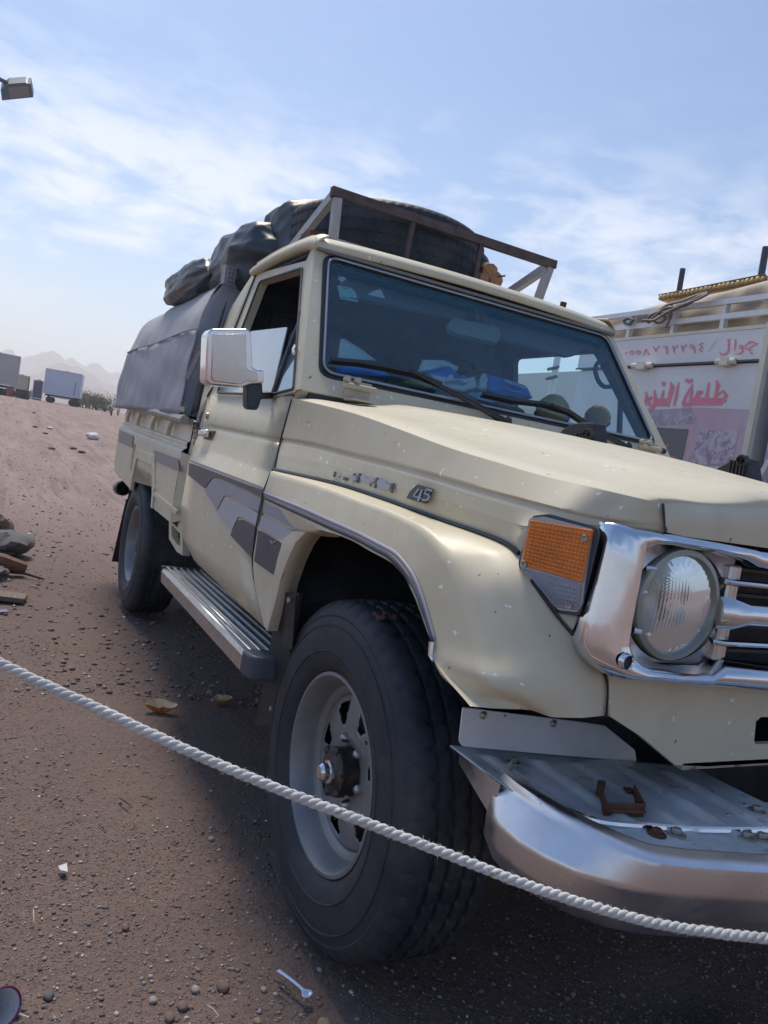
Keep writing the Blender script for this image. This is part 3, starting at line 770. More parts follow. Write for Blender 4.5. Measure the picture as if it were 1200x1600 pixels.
def bolt(u, v, z, mat=BOLT, r=.013, name='bolt'):
    c = atz(u, v, z); g = Geo(); g.lathe([(r*1.45, 0), (r*1.45, .0022), (r*.95, .0026)], c, (0, 0, 1), 20)
    g.lathe([(r*.78, .0026), (r*.78, .009), (r*.66, .0105), (0, .0108)], c, (0, 0, 1), 6); return g.make(name, mat, bump_o, 30)
for u, v in ((802,1192),(984,1208)): bolt(u, v, zp+.002, r=.0085)
for u, v in ((1057,1304),(1166,1309),(1190,1311)): bolt(u, v, zp+.003, r=.0105)
bolt(1026,1304, zp+.003, RUST, .0105); bolt(1182,1268, zp+.002, r=.0105)
for u, v, r in ((921,1243,.016),(931,1264,.004)):
    g = Geo(); g.lathe([(0, .0012), (r, .0012), (r*1.05, 0)], atz(u, v, zp+.0015), (0, 0, 1), 20); g.make('plate_hole', DARK, bump_o)
g = Geo(); g.box(atz(1107,1238,zp+.003), (.010, .022, .004)); g.make('square_hole', DARK, bump_o)
for u, v in ((1043,1274),(1093,1275),(1139,1274),(1165,1258)):
    g = Geo(); g.lathe([(0, .004), (.005, .002), (.006, 0)], atz(u, v, zp+.0015), (0, 0, 1), 12); g.make('rivet', CHROME, bump_o)
# rusty bracket on the plate
g = Geo(); q = [atz(946,1264,.612), atz(1006,1266,.612)]; d0 = atz(934,1228,.612); d1 = atz(990,1236,.612)
g.beam(q[0], q[1], .018, .004); g.beam(q[0], q[1]*1.0, .004, .022)
g.beam(q[0], d0, .004, .024); g.beam(q[1], d1, .004, .024); g.beam(d0, d0*.8+d1*.2, .004, .022); g.beam(d1, d1*.75+d0*.25, .018, .005)
o = g.make('rusty_bracket', RUST, bump_o, 0); mod_bevel(o, .0015, 1)
# end wing behind the corner
g = Geo(); wA, wB = atz(719,1173,.598), atz(781,1227,.600); Pw = [wA, wB, wB-np.array([.01, 0, .060]), wA-np.array([.0, 0, .022])]
g.prism(Pw, (-.002, .004, 0)); g.make('bumper_end_wing', BRUSHED, bump_o, 30)
# chassis, radiator guard hoses seen in the gap
g = Geo()
for yy in (-.38, .38): g.beam((-4.0, yy, .52), (.45, yy, .52), .07, .12)
g.beam((.40, -.38, .50), (.40, .38, .50), .08, .12); g.beam((-3.9, -.38, .52), (-3.9, .38, .52), .06, .10); g.beam((-1.8, -.38, .52), (-1.8, .38, .52), .08, .1)
g.make('chassis_frame', DARK, TR, 0)
g = Geo(); P_ = [(.50, -.13, .635), (.50, .10, .635), (.50, .13, .62), (.50, .10, .60), (.50, -.13, .60), (.50, -.16, .618)]; g.tube(catmull(P_, 4, True)+[np.array(P_[0])], .008, 8); g.make('oil_cooler_loop', BLACK, TR)
g = Geo(); g.box((.35, 0, .86), (.05, .9, .38)); g.box((-.1, 0, .75), (.7, .6, .5)); g.make('engine_bay', DARK, TR, 0)
# ---- inner wheel arches and mud flap
def arch_liner(cx, r, y0, y1, z0, name='wheel_arch_liner', a0=-8, a1=188):
    V = []; F = []; n = 28; zc = .42
    for i in range(n+1):
        a = R_(a0+(a1-a0)*i/n)
        V += [(cx+r*math.cos(a), y0, zc+r*math.sin(a)*1.02), (cx+r*math.cos(a), y1, zc+r*math.sin(a)*1.02)]
    for i in range(n): F.append((2*i, 2*i+1, 2*i+3, 2*i+2))
    c = len(V); V.append((cx, y1, .35)); F += [(c, 2*i+1, 2*i+3) for i in range(n)]
    return mesh(name, V, F, DARK, TR, 30)
V = []; F = []; LP = catmull([p*1.0 for p in lip], 3)
LP = [np.array([-.36, -.82, .56])]+[np.array([-.345, -.82, .70])]+LP
for p in LP: V += [(p[0], -.80, p[2]-.004), (p[0]*1.03, -.40, p[2]+.05)]
n = len(LP); F = [(2*i, 2*i+1, 2*i+3, 2*i+2) for i in range(n-1)]
c = len(V); V.append((.05, -.40, .40)); F += [(c, 2*i+1, 2*i+3) for i in range(n-1)]
mesh('wheel_arch_liner', V, F, DARK, TR, 30)
arch_liner(0, .52, .80, .40, 0)
for s in (-1, 1): arch_liner(-3.10, .50, .74*s, .42*s, 0)
g = Geo(); g.prism([aty(437,926,-.835), aty(467,926,-.835), aty(455,1010,-.815), aty(434,1135,-.80), aty(399,1133,-.80)], (.0, .010, 0)); mf = g.make('front_mud_flap', M('flap_rubber', (.016, .020, .027), .6, var=.25, scale=14, bmp=.2), TR, 0)
g = Geo(); g.prism([aty(446,930,-.838), aty(462,930,-.838), aty(456,1015,-.818), aty(440,1015,-.818)], (0, .004, 0)); mod_bevel(g.make('flap_bracket', BLACK, mf, 0), .002)
for u, v, y in ((452,938,-.842),(424,1107,-.808),(490,866,-.70)):
    g = Geo(); g.lathe([(.008, 0), (.007, .004), (0, .005)], aty(u, v, y), (0, -1, 0), 10); g.make('flap_bolt', BOLT, mf)
g = Geo(); g.prism([(-3.62, -.74, .60), (-3.60, -.50, .60), (-3.70, -.52, .17), (-3.72, -.76, .17)], (.012, 0, 0)); g.make('rear_mud_flap', BLACK, TR, 0)
g = Geo(); g.lathe([(.045, 0), (.052, .012), (.052, .14), (.046, .15), (.040, .13), (.038, .02)], (-4.20, -.70, .615), (.25, -.0, 0.02), 24, True); g.make('tow_step_tube', BLACKGLOSS, TR)

# ---- running board
RB = [aty(270,888,-.86), aty(420,1010,-.86)]
zb_ = .535
xf, xr = -.44, -1.60
V = []; F = []; ny = 60
for x in (xr, xf):
    for j in range(ny+1):
        y = -.875+.165*j/ny; k = (j/ny*6) % 1
        z = zb_+(.006*min(1, max(0, 1-abs(k-.5)/.22)*2) if .0 < j/ny < .98 else 0)
        V.append((x, y, z))
F = [(j, j+1, ny+2+j, ny+1+j) for j in range(ny)]
rb = mesh('running_board', V, F, ALU, TR, 25); mod_solid(rb, .004, 1)
for j in range(6):
    y = -.875+.165*(j+.5)/6; g = Geo(); g.box(((xf+xr)/2, y, zb_+.006), (xf-xr, .012, .006)); mod_bevel(g.make('tread_rib', ALU, rb, 30), .002, 2)
g = Geo(); g.prism([(xr, -.878, zb_+.004), (xr, -.884, zb_-.010), (xr, -.880, zb_-.055), (xr, -.865, zb_-.06)], (xf-xr, 0, 0)); g.make('board_side_rail', ALU, rb, 25)
g = Geo(); g.box(((xf+xr)/2, -.80, zb_-.02), (xf-xr, .13, .02)); g.make('board_underside', BLACK, rb, 0)
CAPM = M('board_cap', (.06, .075, .10), .45, var=.2)
g = Geo(); g.prism(round_poly([(xf, -.888, zb_+.010), (xf+.075, -.880, zb_+.008), (xf+.085, -.72, zb_+.008), (xf, -.70, zb_+.010)], [0, .03, .02, 0], 3), (0, 0, -.065)); mod_bevel(g.make('board_end_cap', CAPM, rb, 30), .008, 3)
g = Geo(); g.prism(round_poly([(xr, -.886, zb_+.008), (xr-.03, -.88, zb_+.007), (xr-.03, -.70, zb_+.007), (xr, -.70, zb_+.008)], [0, .01, .01, 0], 3), (0, 0, -.06)); g.make('board_end_cap', CAPM, rb, 30)
g = Geo(); g.box((-1.05, -.72, .585), (1.20, .03, .06)); g.make('sill', BLACK, TR, 0)
g = Geo(); g.box((-1.1, 0, .60), (1.25, 1.42, .04)); g.make('cab_floor', DARK, TR, 0)
for x in (-.62, -1.42):
    g = Geo(); g.beam((x, -.70, .52), (x, -.86, .50), .03, .012); g.make('board_bracket', BLACK, rb, 0)

# ---- wheels
def tyre_geo(Rt, W, Rr, nseg=240, grooves=((-.055,), (-.02,), (.02,), (.055,)), gd=.009, sip=5):
    """outer face towards -Y, profile from outer bead over the tread to inner bead"""
    h = W/2; prof = []
    side = [(Rr+.000, -h+.030), (Rr+.012, -h+.016), (Rr+.030, -h+.006), (Rr+.050, -h+.0015), (Rr+.0515, -h-.0008), (Rr+.0535, -h-.0008), (Rr+.055, -h+.001), (Rr+.085, -h+.000), (Rr+.108, -h+.0035), (Rr+.1095, -h+.0015), (Rr+.112, -h+.0018), (Rr+.1135, -h+.0048), (Rt-.045, -h+.010), (Rt-.040, -h+.0085), (Rt-.028, -h+.013), (Rt-.016, -h+.021), (Rt-.008, -h+.030), (Rt-.0035, -h+.040)]
    prof += [(r, y, 0) for r, y in side]
    ys = [-h+.052]
    for (gy,) in grooves: ys += [gy-.0052, gy-.0040, gy+.0040, gy+.0052]
    tread = []
    for k, (gy,) in enumerate(grooves):
        tread += [(gy-.0155, 0, 2), (gy-.0062, 0, 1), (gy-.0045, -gd, 0), (gy+.0045, -gd, 0), (gy+.0062, 0, 1), (gy+.0155, 0, 2)]
    tread = [(-h+.052, 0, 2)]+tread+[(h-.052, 0, 2)]
    for y, dr, f in tread: prof.append((Rt-.0025*(y/(h-.05))**2+dr, y, f))
    prof += [(r, -y, 0) for r, y in side[::-1]]
    V = []; F = []; m_ = len(prof)
    for k in range(nseg):
        a = 2*math.pi*k/nseg
        for r, y, f in prof:
            rr = r
            if f and k % sip == 0: rr -= .008 if f == 1 else .0025
            if f == 0 and abs(y) > h-.045 and r > Rt-.02 and k % sip == 2: rr -= .006
            V.append((rr*math.cos(a), y, rr*math.sin(a)))
    for k in range(nseg):
        k2 = (k+1) % nseg
        for i in range(m_-1): F.append((k*m_+i, k*m_+i+1, k2*m_+i+1, k2*m_+i))
    return V, F
def make_wheel(front=True):
    Rt, W, Rr = .394, .246, .219
    yb = -W/2                                   # outer bulge plane
    # rim: flange, barrel, disc
    yf = yb+.0205
    g = Geo()
    prof = [(.2175, .012), (.2235, .004), (.2225, -.002), (.2150, -.003), (.2085, .004), (.2045, .016), (.199, .026), (.196, .040), (.192, .050), (.184, .053), (.178, .056), (.1735, .062)]
    cpt = (0, yf, 0)
    P2 = [(r, h) for r, h in prof]
    g.lathe(P2, cpt, (0, 1, 0), 96)
    rim = g.make('wheel', RIM, TR, 40)
    WLOC[rim.name] = Vector(rim.location)
    # disc with openings: annulus grid with holes left out
    na, nr = 168, 14
    V = []; F = []; r0, r1 = .052, .1735
    hole_a = [R_(x) for x in (20, 72, 118, 165, 213, 262, 318)]
    for i in range(nr+1):
        r = r0+(r1-r0)*i/nr
        y = yf+.062-.012*math.sin(math.pi*min(1, max(0, (r-r0)/(r1-r0))))-(.0 if r > .08 else .004)
        for k in range(na):
            a = 2*math.pi*k/na; V.append((r*math.cos(a), y, r*math.sin(a)))
    def in_hole(r, a):
        for h in hole_a:
            d = (a-h+math.pi) % (2*math.pi)-math.pi
            t = (r-.104)/(.160-.104)
            if 0 <= t <= 1 and abs(d) < (.10+.15*t if t < .78 else .217-.5*(t-.78)): return True
        return False
    for i in range(nr):
        r = r0+(r1-r0)*(i+.5)/nr
        for k in range(na):
            if in_hole(r, 2*math.pi*(k+.5)/na): continue
            F.append((i*na+k, i*na+(k+1) % na, (i+1)*na+(k+1) % na, (i+1)*na+k))
    d = mesh('wheel_disc', V, F, RIM, rim, 50); mod_solid(d, .004, 0); 
    g = Geo(); g.lathe([(.172, .085), (.10, .10), (.05, .10)], (0, yf, 0), (0, 1, 0), 40); g.make('brake_drum', DARK, rim, 40)
    g = Geo(); V2, F2 = tyre_geo(Rt, W, Rr); t = mesh('tyre', V2, F2, RUBBER, rim, 30)
    # hub, cap, bolts
    yh = yf+.066
    if front:
        g = Geo(); g.lathe([(.066, .012), (.066, -.004), (.054, -.008), (.052, -.040), (.056, -.042), (.056, -.052), (.048, -.056), (.030, -.060)], (0, yh, 0), (0, 1, 0), 28); g.lathe([(.030, -.060), (0, -.061)], (0, yh, 0), (0, 1, 0), 28)
        hub = g.make('hub', HUBM, rim, 35)
        g = Geo(); g.lathe([(.027, -.060), (.026, -.066), (.020, -.068), (.020, -.080), (.014, -.087), (0, -.089)], (0, yh, 0), (0, 1, 0), 24); g.make('hub_cap', CHROME, rim, 40)
        for k in range(6):
            a = R_(20+60*k); g = Geo(); g.lathe([(.010, -.036), (.010, -.056), (.007, -.060), (0, -.060)], (.052*math.cos(a), yh, .052*math.sin(a)), (0, 1, 0), 6); g.make('hub_bolt', HUBM, rim, 30)
    else:
        g = Geo(); g.lathe([(.062, .012), (.062, -.010), (.050, -.020), (.048, -.040), (.03, -.046), (0, -.046)], (0, yh, 0), (0, 1, 0), 28); g.make('hub', HUBM, rim, 35)
    NUT = M('lug_nut', (.5, .5, .52), .3, .9, var=.2, scale=30)
    for k in range(6):
        a = R_(52+60*k); g = Geo(); g.lathe([(.0125, .004), (.0125, -.016), (.0105, -.020), (.0100, -.026), (.006, -.031), (0, -.032)], (.0735*math.cos(a), yh, .0735*math.sin(a)), (0, 1, 0), 12); g.make('lug_nut', NUT, rim, 35)
    g = Geo(); g.tube([(.100, yf+.062, .112), (.090, yf+.035, .103)], .0045, 8); g.make('valve_stem', BLACK, rim)
    return rim
def place(rim, x, y, z, rz):
    rim.parent = TR; M0 = Matrix.Translation(Vector((x, y, z))) @ Matrix.Rotation(rz, 4, 'Z')
    base = Vector(WLOC[rim.name])
    rim.matrix_parent_inverse = Matrix.Translation(-WLOC[TR.name])
    rim.location = M0 @ base; rim.rotation_euler = (0, 0, rz)
wf = make_wheel(True)
wl = copy_tree(wf, TR); wr = make_wheel(False); wr2 = copy_tree(wr, TR)
for a in (wl, wr2): WLOC[a.name] = WLOC[wf.name] if a is wl else WLOC[wr.name]
hW = .123
st = .0112
place(wf, .003, -.8145+hW, .392, st); place(wl, .003, .8145-hW, .392, math.pi+st)
place(wr, -3.10, -.772+hW, .392, 0); place(wr2, -3.10, .772-hW, .392, math.pi)
g = Geo(); g.tube([(0, -.62, .39), (0, .62, .39)], .05, 12); g.tube([(-3.10, -.62, .39), (-3.10, .62, .39)], .06, 12); g.lathe([(.14, -.12), (.16, 0), (.14, .12)], (-3.1, .1, .39), (1, 0, 0), 20, True, True); g.make('axle', DARK, TR, 40)
g = Geo(); 
for k in range(9):
    c = np.array([.085+random.uniform(-.02, .02), -.755+random.uniform(-.02, .02), .775+random.uniform(-.004, .004)])-np.array([.003, -.8145+hW, .392]); g.box(c, (random.uniform(.006, .016),)*3, np.linalg.qr(np.random.rand(3, 3))[0])
g.make('dried_mud_lump', M('mud', (.12, .07, .06), .9), wf, 0)

# ---- cab: windshield frame, pillars, roof
WB, WT = np.array([-.67, 0, 1.344]), np.array([-.961, 0, 1.753]); WN = np.array([.409, 0, .291]); WN /= np.linalg.norm(WN)
WU = (WT-WB)/np.linalg.norm(WT-WB)
def wsp(u, v, off=0.0): return atp(u, v, WB+WN*off, WN)
def wsq(y, s, off=0.0): return WB+WU*s+WN*off+np.array([0, y, 0])
Ls = np.linalg.norm(WT-WB)
outer_f = [wsq(-.770, -.085), wsq(.770, -.085), wsq(.665, Ls+.035), wsq(-.665, Ls+.035)]
seal_o = round_poly([wsq(-.708, -.022), wsq(.708, -.022), wsq(.638, Ls+.010), wsq(-.638, Ls+.010)], .05, 5)
seal_i = round_poly([wsq(-.682, .004), wsq(.682, .004), wsq(.612, Ls-.014), wsq(-.612, Ls-.014)], .04, 5)
outer_r = round_poly(outer_f, [.01, .01, .03, .03], 5)
wfm = ring('windshield_frame', outer_r, seal_o, CREAM, TR, -WN*.05)
sl = ring('windshield_seal', [p+WN*.004 for p in seal_o], [p+WN*.004 for p in seal_i], BLACKGLOSS, TR, -WN*.02)
cm = [a*.62+b*.38+WN*.008 for a, b in zip(seal_i, seal_o)]
g = Geo(); g.tube(cm+[cm[0]], .0045, 8); g.make('chrome_bead', M('bead', (.30, .34, .42), .3, .6), sl)
ws = mesh('windshield', [p+WN*.001 for p in seal_i], [tuple(range(len(seal_i)))], GLASS, TR, 0)
# tint band on the top of the glass
tb0 = [wsq(-.615, Ls-.014, .0025), wsq(.615, Ls-.014, .0025), wsq(.625, Ls-.075, .0025), wsq(-.625, Ls-.075, .0025)]
mesh('tint_band', tb0, [(0, 1, 2, 3)], glass('tint_band_glass', (.45, .78, .85), .0), ws, 0)
# stickers
STK = M('sticker_white', (.88, .90, .93), .6); STG = M('sticker_green', (.50, .92, .88), .6, var=.1, scale=60)
for nm, pts, mt, lb in (('sticker', [(530,433),(537,432),(541,436),(535,441),(528,436)], STK, 'small torn white sticker'), ('sticker', [(526.5,446),(549,450),(556,458),(559.5,472),(532,467)], STG, 'pale green registration sticker'), ('sticker', [(574,460),(585,454),(595,452),(602,467)], STK, 'white half-round sticker remnant')):
    P = [wsp(u, v, -.0015) for u, v in pts]; o = mesh(nm, P, [tuple(range(len(P)))], mt, ws, 0); mod_solid(o, .0006, 0); o['label'] = lb
strokes('sticker_print', [([(534,449.5),(543,451)], .8), ([(536,461),(537,466)], .01), ([(545,465),(558,468)], 1.6), ([(533,464.5),(543,466.5)], .9)], M('print_ink', (.07, .16, .18), .6), ws, lambda u, v: wsp(u, v, -.0005), 1, tuple(WN*.0006))
# cab side (slanted plane through sill and roof rail)
def side_pl(z): return -.777+(z-1.26)*(.777-.664)/(1.785-1.26)
SN = np.array([0, -1, .215]); SN /= np.linalg.norm(SN); SP = np.array([0, -.777, 1.26])
def sd_(u, v, off=0.0): return atp(u, v, SP+SN*off, SN)
# A pillar with door frame in front of the window
ap = [sd_(457,621), sd_(463,603), sd_(481,402), sd_(475,417), sd_(472,440), sd_(466,500)]
sheet('a_pillar', [[wsq(-.770, -.085, -.0), wsq(-.665, Ls+.035, .0)], [wsq(-.776, -.080, -.012), wsq(-.672, Ls+.030, -.012)], [np.array([-.650, -.776, 1.268]), sd_(478,408)], [sd_(459,618), sd_(474,420)]], CREAM, wfm, nu=2, nv=3, angle=60)
sheet('a_pillar', [mir(r) for r in [[wsq(-.770, -.085), wsq(-.665, Ls+.035)], [np.array([-.650, -.776, 1.268]), sd_(478,408)], [np.array([-.70, -.770, 1.268]), sd_(474,420)]]], CREAM, wfm, nu=2, nv=2)
op_ = [sd_(473.5,419), sd_(459.5,608), sd_(424,617), sd_(340,614), sd_(372,532), sd_(407,440)]
of_ = [sd_(479,407), sd_(462,612), sd_(424,622), sd_(325,618), sd_(361,528), sd_(400,428)]
op_ = round_poly(op_, [.012, .01, 0, .02, .02, .02], 3); of_ = round_poly(of_, [.012, .01, 0, .02, .02, .02], 3)
df_ = ring('window_frame', of_, op_, CREAM, door, -SN*.03)
g = Geo(); P_ = [p+SN*.003 for p in op_]; g.tube(P_+[P_[0]], .004, 6); g.make('window_rubber', SEAL, door)
dvd = [sd_(469.5,498,-.004), sd_(449,550,-.004), sd_(425,617,-.004)]
g = Geo(); g.tube([sd_(471,488,-.004)]+dvd, .0065, 6); g.make('vent_window_divider', SEAL, door)
mesh('vent_window', [sd_(470,492,-.008), sd_(463,600,-.008), sd_(459,614,-.008), sd_(426,616,-.008)], [(0, 1, 2, 3)], GLASS2, door, 0)
g = Geo(); g.tube([sd_(461,540,.004), sd_(458,546,.014), sd_(459,552,.018)], .005, 8); g.make('vent_latch', CHROME, door)
gl = round_poly([sd_(392,517.5,-.012), sd_(448.5,511,-.012), sd_(424,616,-.012), sd_(340,617,-.012), sd_(372,540,-.012)], .008, 3)
GLW = M('pale_pane', (.50, .55, .57), .25, var=.07, scale=5, coat=.8, bmp=.1, bscale=5)  # opaque pale sheet with a glossy coat
g = Geo(); g.prism(gl, -SN*.004); o = g.make('door_glass', GLW, door, 0); o['label'] = 'half wound-down window with pale glossy pane'
# rear cab pillar and cab back
cp = [[sd_(413,409), sd_(395,428), sd_(350,503), sd_(322,590), sd_(310,650)],
      [sd_(430,402), sd_(403,425), sd_(366,520), sd_(335,604), sd_(325,620)]]
CABP = M('pillar_paint', (.26, .24, .19), .5, var=.1)
cpb = [[p+np.array([-.06, .03, 0]) for p in cp[0]]]+cp
sheet('cab_rear_pillar', cpb, CREAM, TR, nu=3, nv=3, t=.01, angle=60)
sheet('cab_rear_pillar', [mir(r) for r in cpb], CREAM, TR, nu=2, nv=2, t=.01)
g = Geo(); g.tube([p+SN*.004 for p in cp[1]], .0035, 6); g.make('pillar_gap', BLACKGLOSS, TR)
CABIN = M('cabin_trim', (.09, .115, .15), .75, var=.3, scale=10)
# cab back wall with rear window opening
xb = -1.74
bo = [np.array([xb, y, z]) for y, z in ((-.79, .75), (.79, .75), (.79, 1.2), (.66, 1.77), (-.66, 1.77), (-.79, 1.2))]
g = Geo(); g.prism(bo, (.03, 0, 0)); cb = g.make('cab_back_wall', CABIN, TR, 0)
for y0, y1 in ((-.56, -.03), (.03, .52)):
    A = rrect((xb+.034, (y0+y1)/2, 1.52), y1-y0, .30, .05, (0, 1, 0), (0, 0, 1)); B = rrect((xb+.034, (y0+y1)/2, 1.52), y1-y0-.05, .25, .04, (0, 1, 0), (0, 0, 1))
    ring('rear_window_frame', A, B, M('rw_frame', (.08, .095, .12), .5), cb, (.02, 0, 0))
g = Geo(); g.box((xb-.015, 0, .95), (.03, 1.56, .5)); g.make('cab_back_panel', CREAM, TR, 0)
# cab side below the window between door and bed, with louvres
lq = [[sd_(303,652), sd_(327,618)], [aty(300,668,-.785), aty(318,664,-.785)], [aty(296,700,-.79), aty(306,696,-.79)]]
g = Geo(); g.prism([(-1.60, -.772, 1.30), (-1.80, -.772, 1.30), (-1.80, -.80, 1.0), (-1.80, -.80, .68), (-1.60, -.80, .68)], (0, .02, 0)); g.make('cab_corner_panel', CREAM, TR, 0)
for k in range(4):
    v = 661+k*9.5; c = aty(309, v+3, -.785); g = Geo(); g.box(c+np.array([0, -.006, 0]), (.075, .012, .022)); mod_bevel(g.make('vent_louvre', BLACKGLOSS, TR, 0), .004)
# roof
rf = [np.array([-.985, -.668, 1.787]), np.array([-.975, -.40, 1.797]), np.array([-.970, 0, 1.802]), np.array([-.975, .40, 1.797]), np.array([-.985, .668, 1.787])]
def back(r, dx, dz, ky=1.0): return [np.array([p[0]+dx, p[1]*ky, p[2]+dz]) for p in r]
rr_ = [back(rf, .020, -.018), back(rf, .026, -.008), back(rf, .016, .012), back(rf, -.03, .036, .99), back(rf, -.12, .052, .975), back(rf, -.45, .062, .975), back(rf, -.72, .052, .975)]
roof = sheet('roof', rr_, CREAM, TR, nu=5, nv=3, t=.006, angle=60)
def rail(s):
    P = [np.array([-.962, -.672*s, 1.778]), np.array([-1.02, -.690*s, 1.790]), np.array([-1.2, -.694*s, 1.797]), np.array([-1.45, -.694*s, 1.797]), np.array([-1.66, -.690*s, 1.790])]
    Q = [p+np.array([0, .025*s, .030]) for p in P]; Z = [p+np.array([0, .01*s, -.018]) for p in P]; Y2 = [p+np.array([-.0, .05*s, .045]) for p in P]
    return sheet('roof_drip_rail', [Y2, Q, P, Z, [p+np.array([0, .03*s, 0]) for p in Z]], CREAM, roof, nu=4, nv=2, t=.004, angle=60)
rail(1); rail(-1)
g = Geo(); g.tube([np.array([-.957, y, 1.770]) for y in np.linspace(-.66, .66, 5)], .006, 6); g.make('roof_front_gutter', M('gutter_grey', (.20, .21, .22), .5), roof)
g = Geo(); g.prism([(-1.0, -.655, 1.765), (-1.0, .655, 1.765), (-1.73, .655, 1.765), (-1.73, -.655, 1.765)], (0, 0, .012)); g.make('headliner', M('headliner', (.10, .13, .17), .9, var=.1), TR, 0)

# ---- door mirror
MX = -.70
def mtilt(p): return p+np.array([.036*(p[2]-1.33)+.10*(p[1]+.96), 0, 0])
mo = [(324.5,522),(331,513),(386,513.5),(391,518),(394.5,574),(399,577),(411,578),(411,599),(392,600),(377,606),(331,602),(322,596)]
g = Geo(); g.prism(round_poly([mtilt(atx(u, v, MX)) for u, v in mo], .007, 3), (-.075, 0, 0)); mr = g.make('side_mirror', CHROME, TR, 30); mod_bevel(mr, .012, 4, 40)
mr['label'] = 'chrome door mirror on a black bracket'
mi = [(333,522),(383,522),(384.5,577),(401,583),(401,596),(383,596),(376,601),(334,596),(331,590)]
g = Geo(); g.prism(round_poly([mtilt(atx(u, v, MX+.004)) for u, v in mi], .006, 3), (.004, 0, 0)); mod_bevel(g.make('mirror_front_plate', chrome_mat('mirror_plate', (.56, .58, .61), .10, .08, 4, .95, .1), mr, 30), .003, 2)
g = Geo(); g.prism([atx(u, v, MX-.01) for u, v in ((386,598),(410.5,598),(411,615),(405,636),(402,641),(389,640),(386,634))], (-.05, 0, 0)); mod_bevel(g.make('mirror_bracket', M('bracket_navy', (.03, .05, .07), .4), mr, 30), .006, 3)
g = Geo(); g.beam(atx(404,618,-.74), aty(422,617,-.785), .02, .02); g.make('mirror_arm', BLACK, mr, 0)

# ---- wipers, hinges, clips
def wiper(arm, blade):
    g = Geo(); g.tube([wsp(u, v, o) for u, v, o in arm], [.014, .011, .010, .007, .006][:len(arm)], 8); o = g.make('wiper', BLACKGLOSS, TR)
    g = Geo(); P = [wsp(u, v, .030) for u, v in blade]
    for a, b in zip(P[:-1], P[1:]): g.beam(a, b, .012, .010, WN)
    P2 = [p-WN*.012 for p in P]
    for a, b in zip(P2[:-1], P2[1:]): g.beam(a, b, .005, .014, WN)
    g.make('wiper_blade', BLACKGLOSS, o, 0)
    c = wsp(*arm[0][:2], .012); g = Geo(); g.lathe([(.018, -.03), (.018, .012), (.012, .020), (0, .021)], c, WN, 16); g.make('wiper_pivot', BLACK, o)
    return o
wiper([(790,660,.02),(770,648,.028),(735,628,.03),(690,604,.034),(640,578,.036)], [(517,562),(560,566),(600,573),(650,584),(690,600)])
wiper([(978,699,.02),(960,688,.028),(930,672,.03),(893,645,.034),(862,632,.036)], [(755,615),(800,625),(850,631),(890,643),(915,660)])
HG = M('hinge_paint', (.42, .39, .31), .5, var=.1, spots=[((.2, .12, .07), 60, .68)])
for s in (-1, 1):
    y = .60*s; x = -.605; z = 1.315
    g = Geo(); g.box((x+.010, y, z-.012), (.006, .085, .05)); g.tube([(x+.018, y-.055, z-.004), (x+.018, y+.055, z-.004)], .0095, 12)
    for q in (-.045, -.01): g.tube([(x+.014, y+q*1.0, z+.012), (x+.032, y+q*1.0, z+.016)], .009, 10)
    g.box((x+.045, y, z-.045), (.07, .08, .006)); g.make('hood_hinge', HG, TR, 30)
    if s > 0: g = Geo(); g.tube([(x+.018, y+.055*s, z-.004), (x+.018, y+.075*s, z-.006)], .011, 10); g.make('hinge_pin', BLACK, TR)
for pts, y in (([(861,685),(871,679),(878,668),(887,663),(893,659),(906,657),(927,657),(929,672),(930,701)], -.02), ([(1109,739),(1122,727),(1132,722),(1143,716),(1170,713),(1176,752)], .46)):
    g = Geo(); g.prism([aty(u, v+3, y) for u, v in pts], (0, .05, 0)); cl = g.make('hood_stop_block', M('foam_black', (.028, .033, .045), .7, var=.3, scale=40, bmp=.2), TR, 0); mod_bevel(cl, .004, 2)
    u0, v0 = pts[-2]; g = Geo()
    for k in range(7):
        a = k*.9; g.lathe([(.008, -.01), (.010, 0), (.008, .01)], aty(u0-9+5*math.cos(a), v0+7+5*math.sin(a), y-.004), (0, -1, 0), 10, True, True)
    g.make('clamp_knot', BLACK, cl)
    g = Geo()
    for k in range(5):
        q = aty(u0-30+k*5.5, v0+18+k*1.2, y-.004); g.box(q, (.006, .006, .05))
    g.make('block_rib', BLACK, cl, 0)

# ---- interior
g = Geo(); g.prism([(-.66, -.74, 1.28), (-.66, .74, 1.28), (-.66, .74, 1.0), (-.66, -.74, 1.0)], (-.32, 0, 0)); dash = g.make('dashboard', CABIN, TR, 0); mod_bevel(dash, .03, 3)
for y in (-.40, .42):
    g = Geo(); g.box((-1.50, y, 1.18), (.14, .50, .56)); o = g.make('seat_back', M('seat_vinyl', (.16, .15, .14), .7, var=.15), TR, 0); mod_bevel(o, .05, 3)
    g = Geo(); g.box((-1.50, y, 1.50), (.10, .26, .16)); o2 = g.make('headrest', MATS['seat_vinyl'], o, 0); mod_bevel(o2, .04, 3)
    g = Geo(); g.box((-1.30, y, .92), (.48, .50, .14)); o3 = g.make('seat_cushion', MATS['seat_vinyl'], o, 0); mod_bevel(o3, .04, 3)
g = Geo(); g.tube([(-1.69, -.30, 1.60), (-1.60, -.30, 1.42), (-1.60, -.30, 1.30)], .006, 6); g.tube([(-1.69, -.26, 1.60), (-1.60, -.26, 1.42), (-1.60, -.26, 1.28)], .008, 6); g.make('seat_belt', M('belt', (.16, .19, .22), .6), TR, 0)
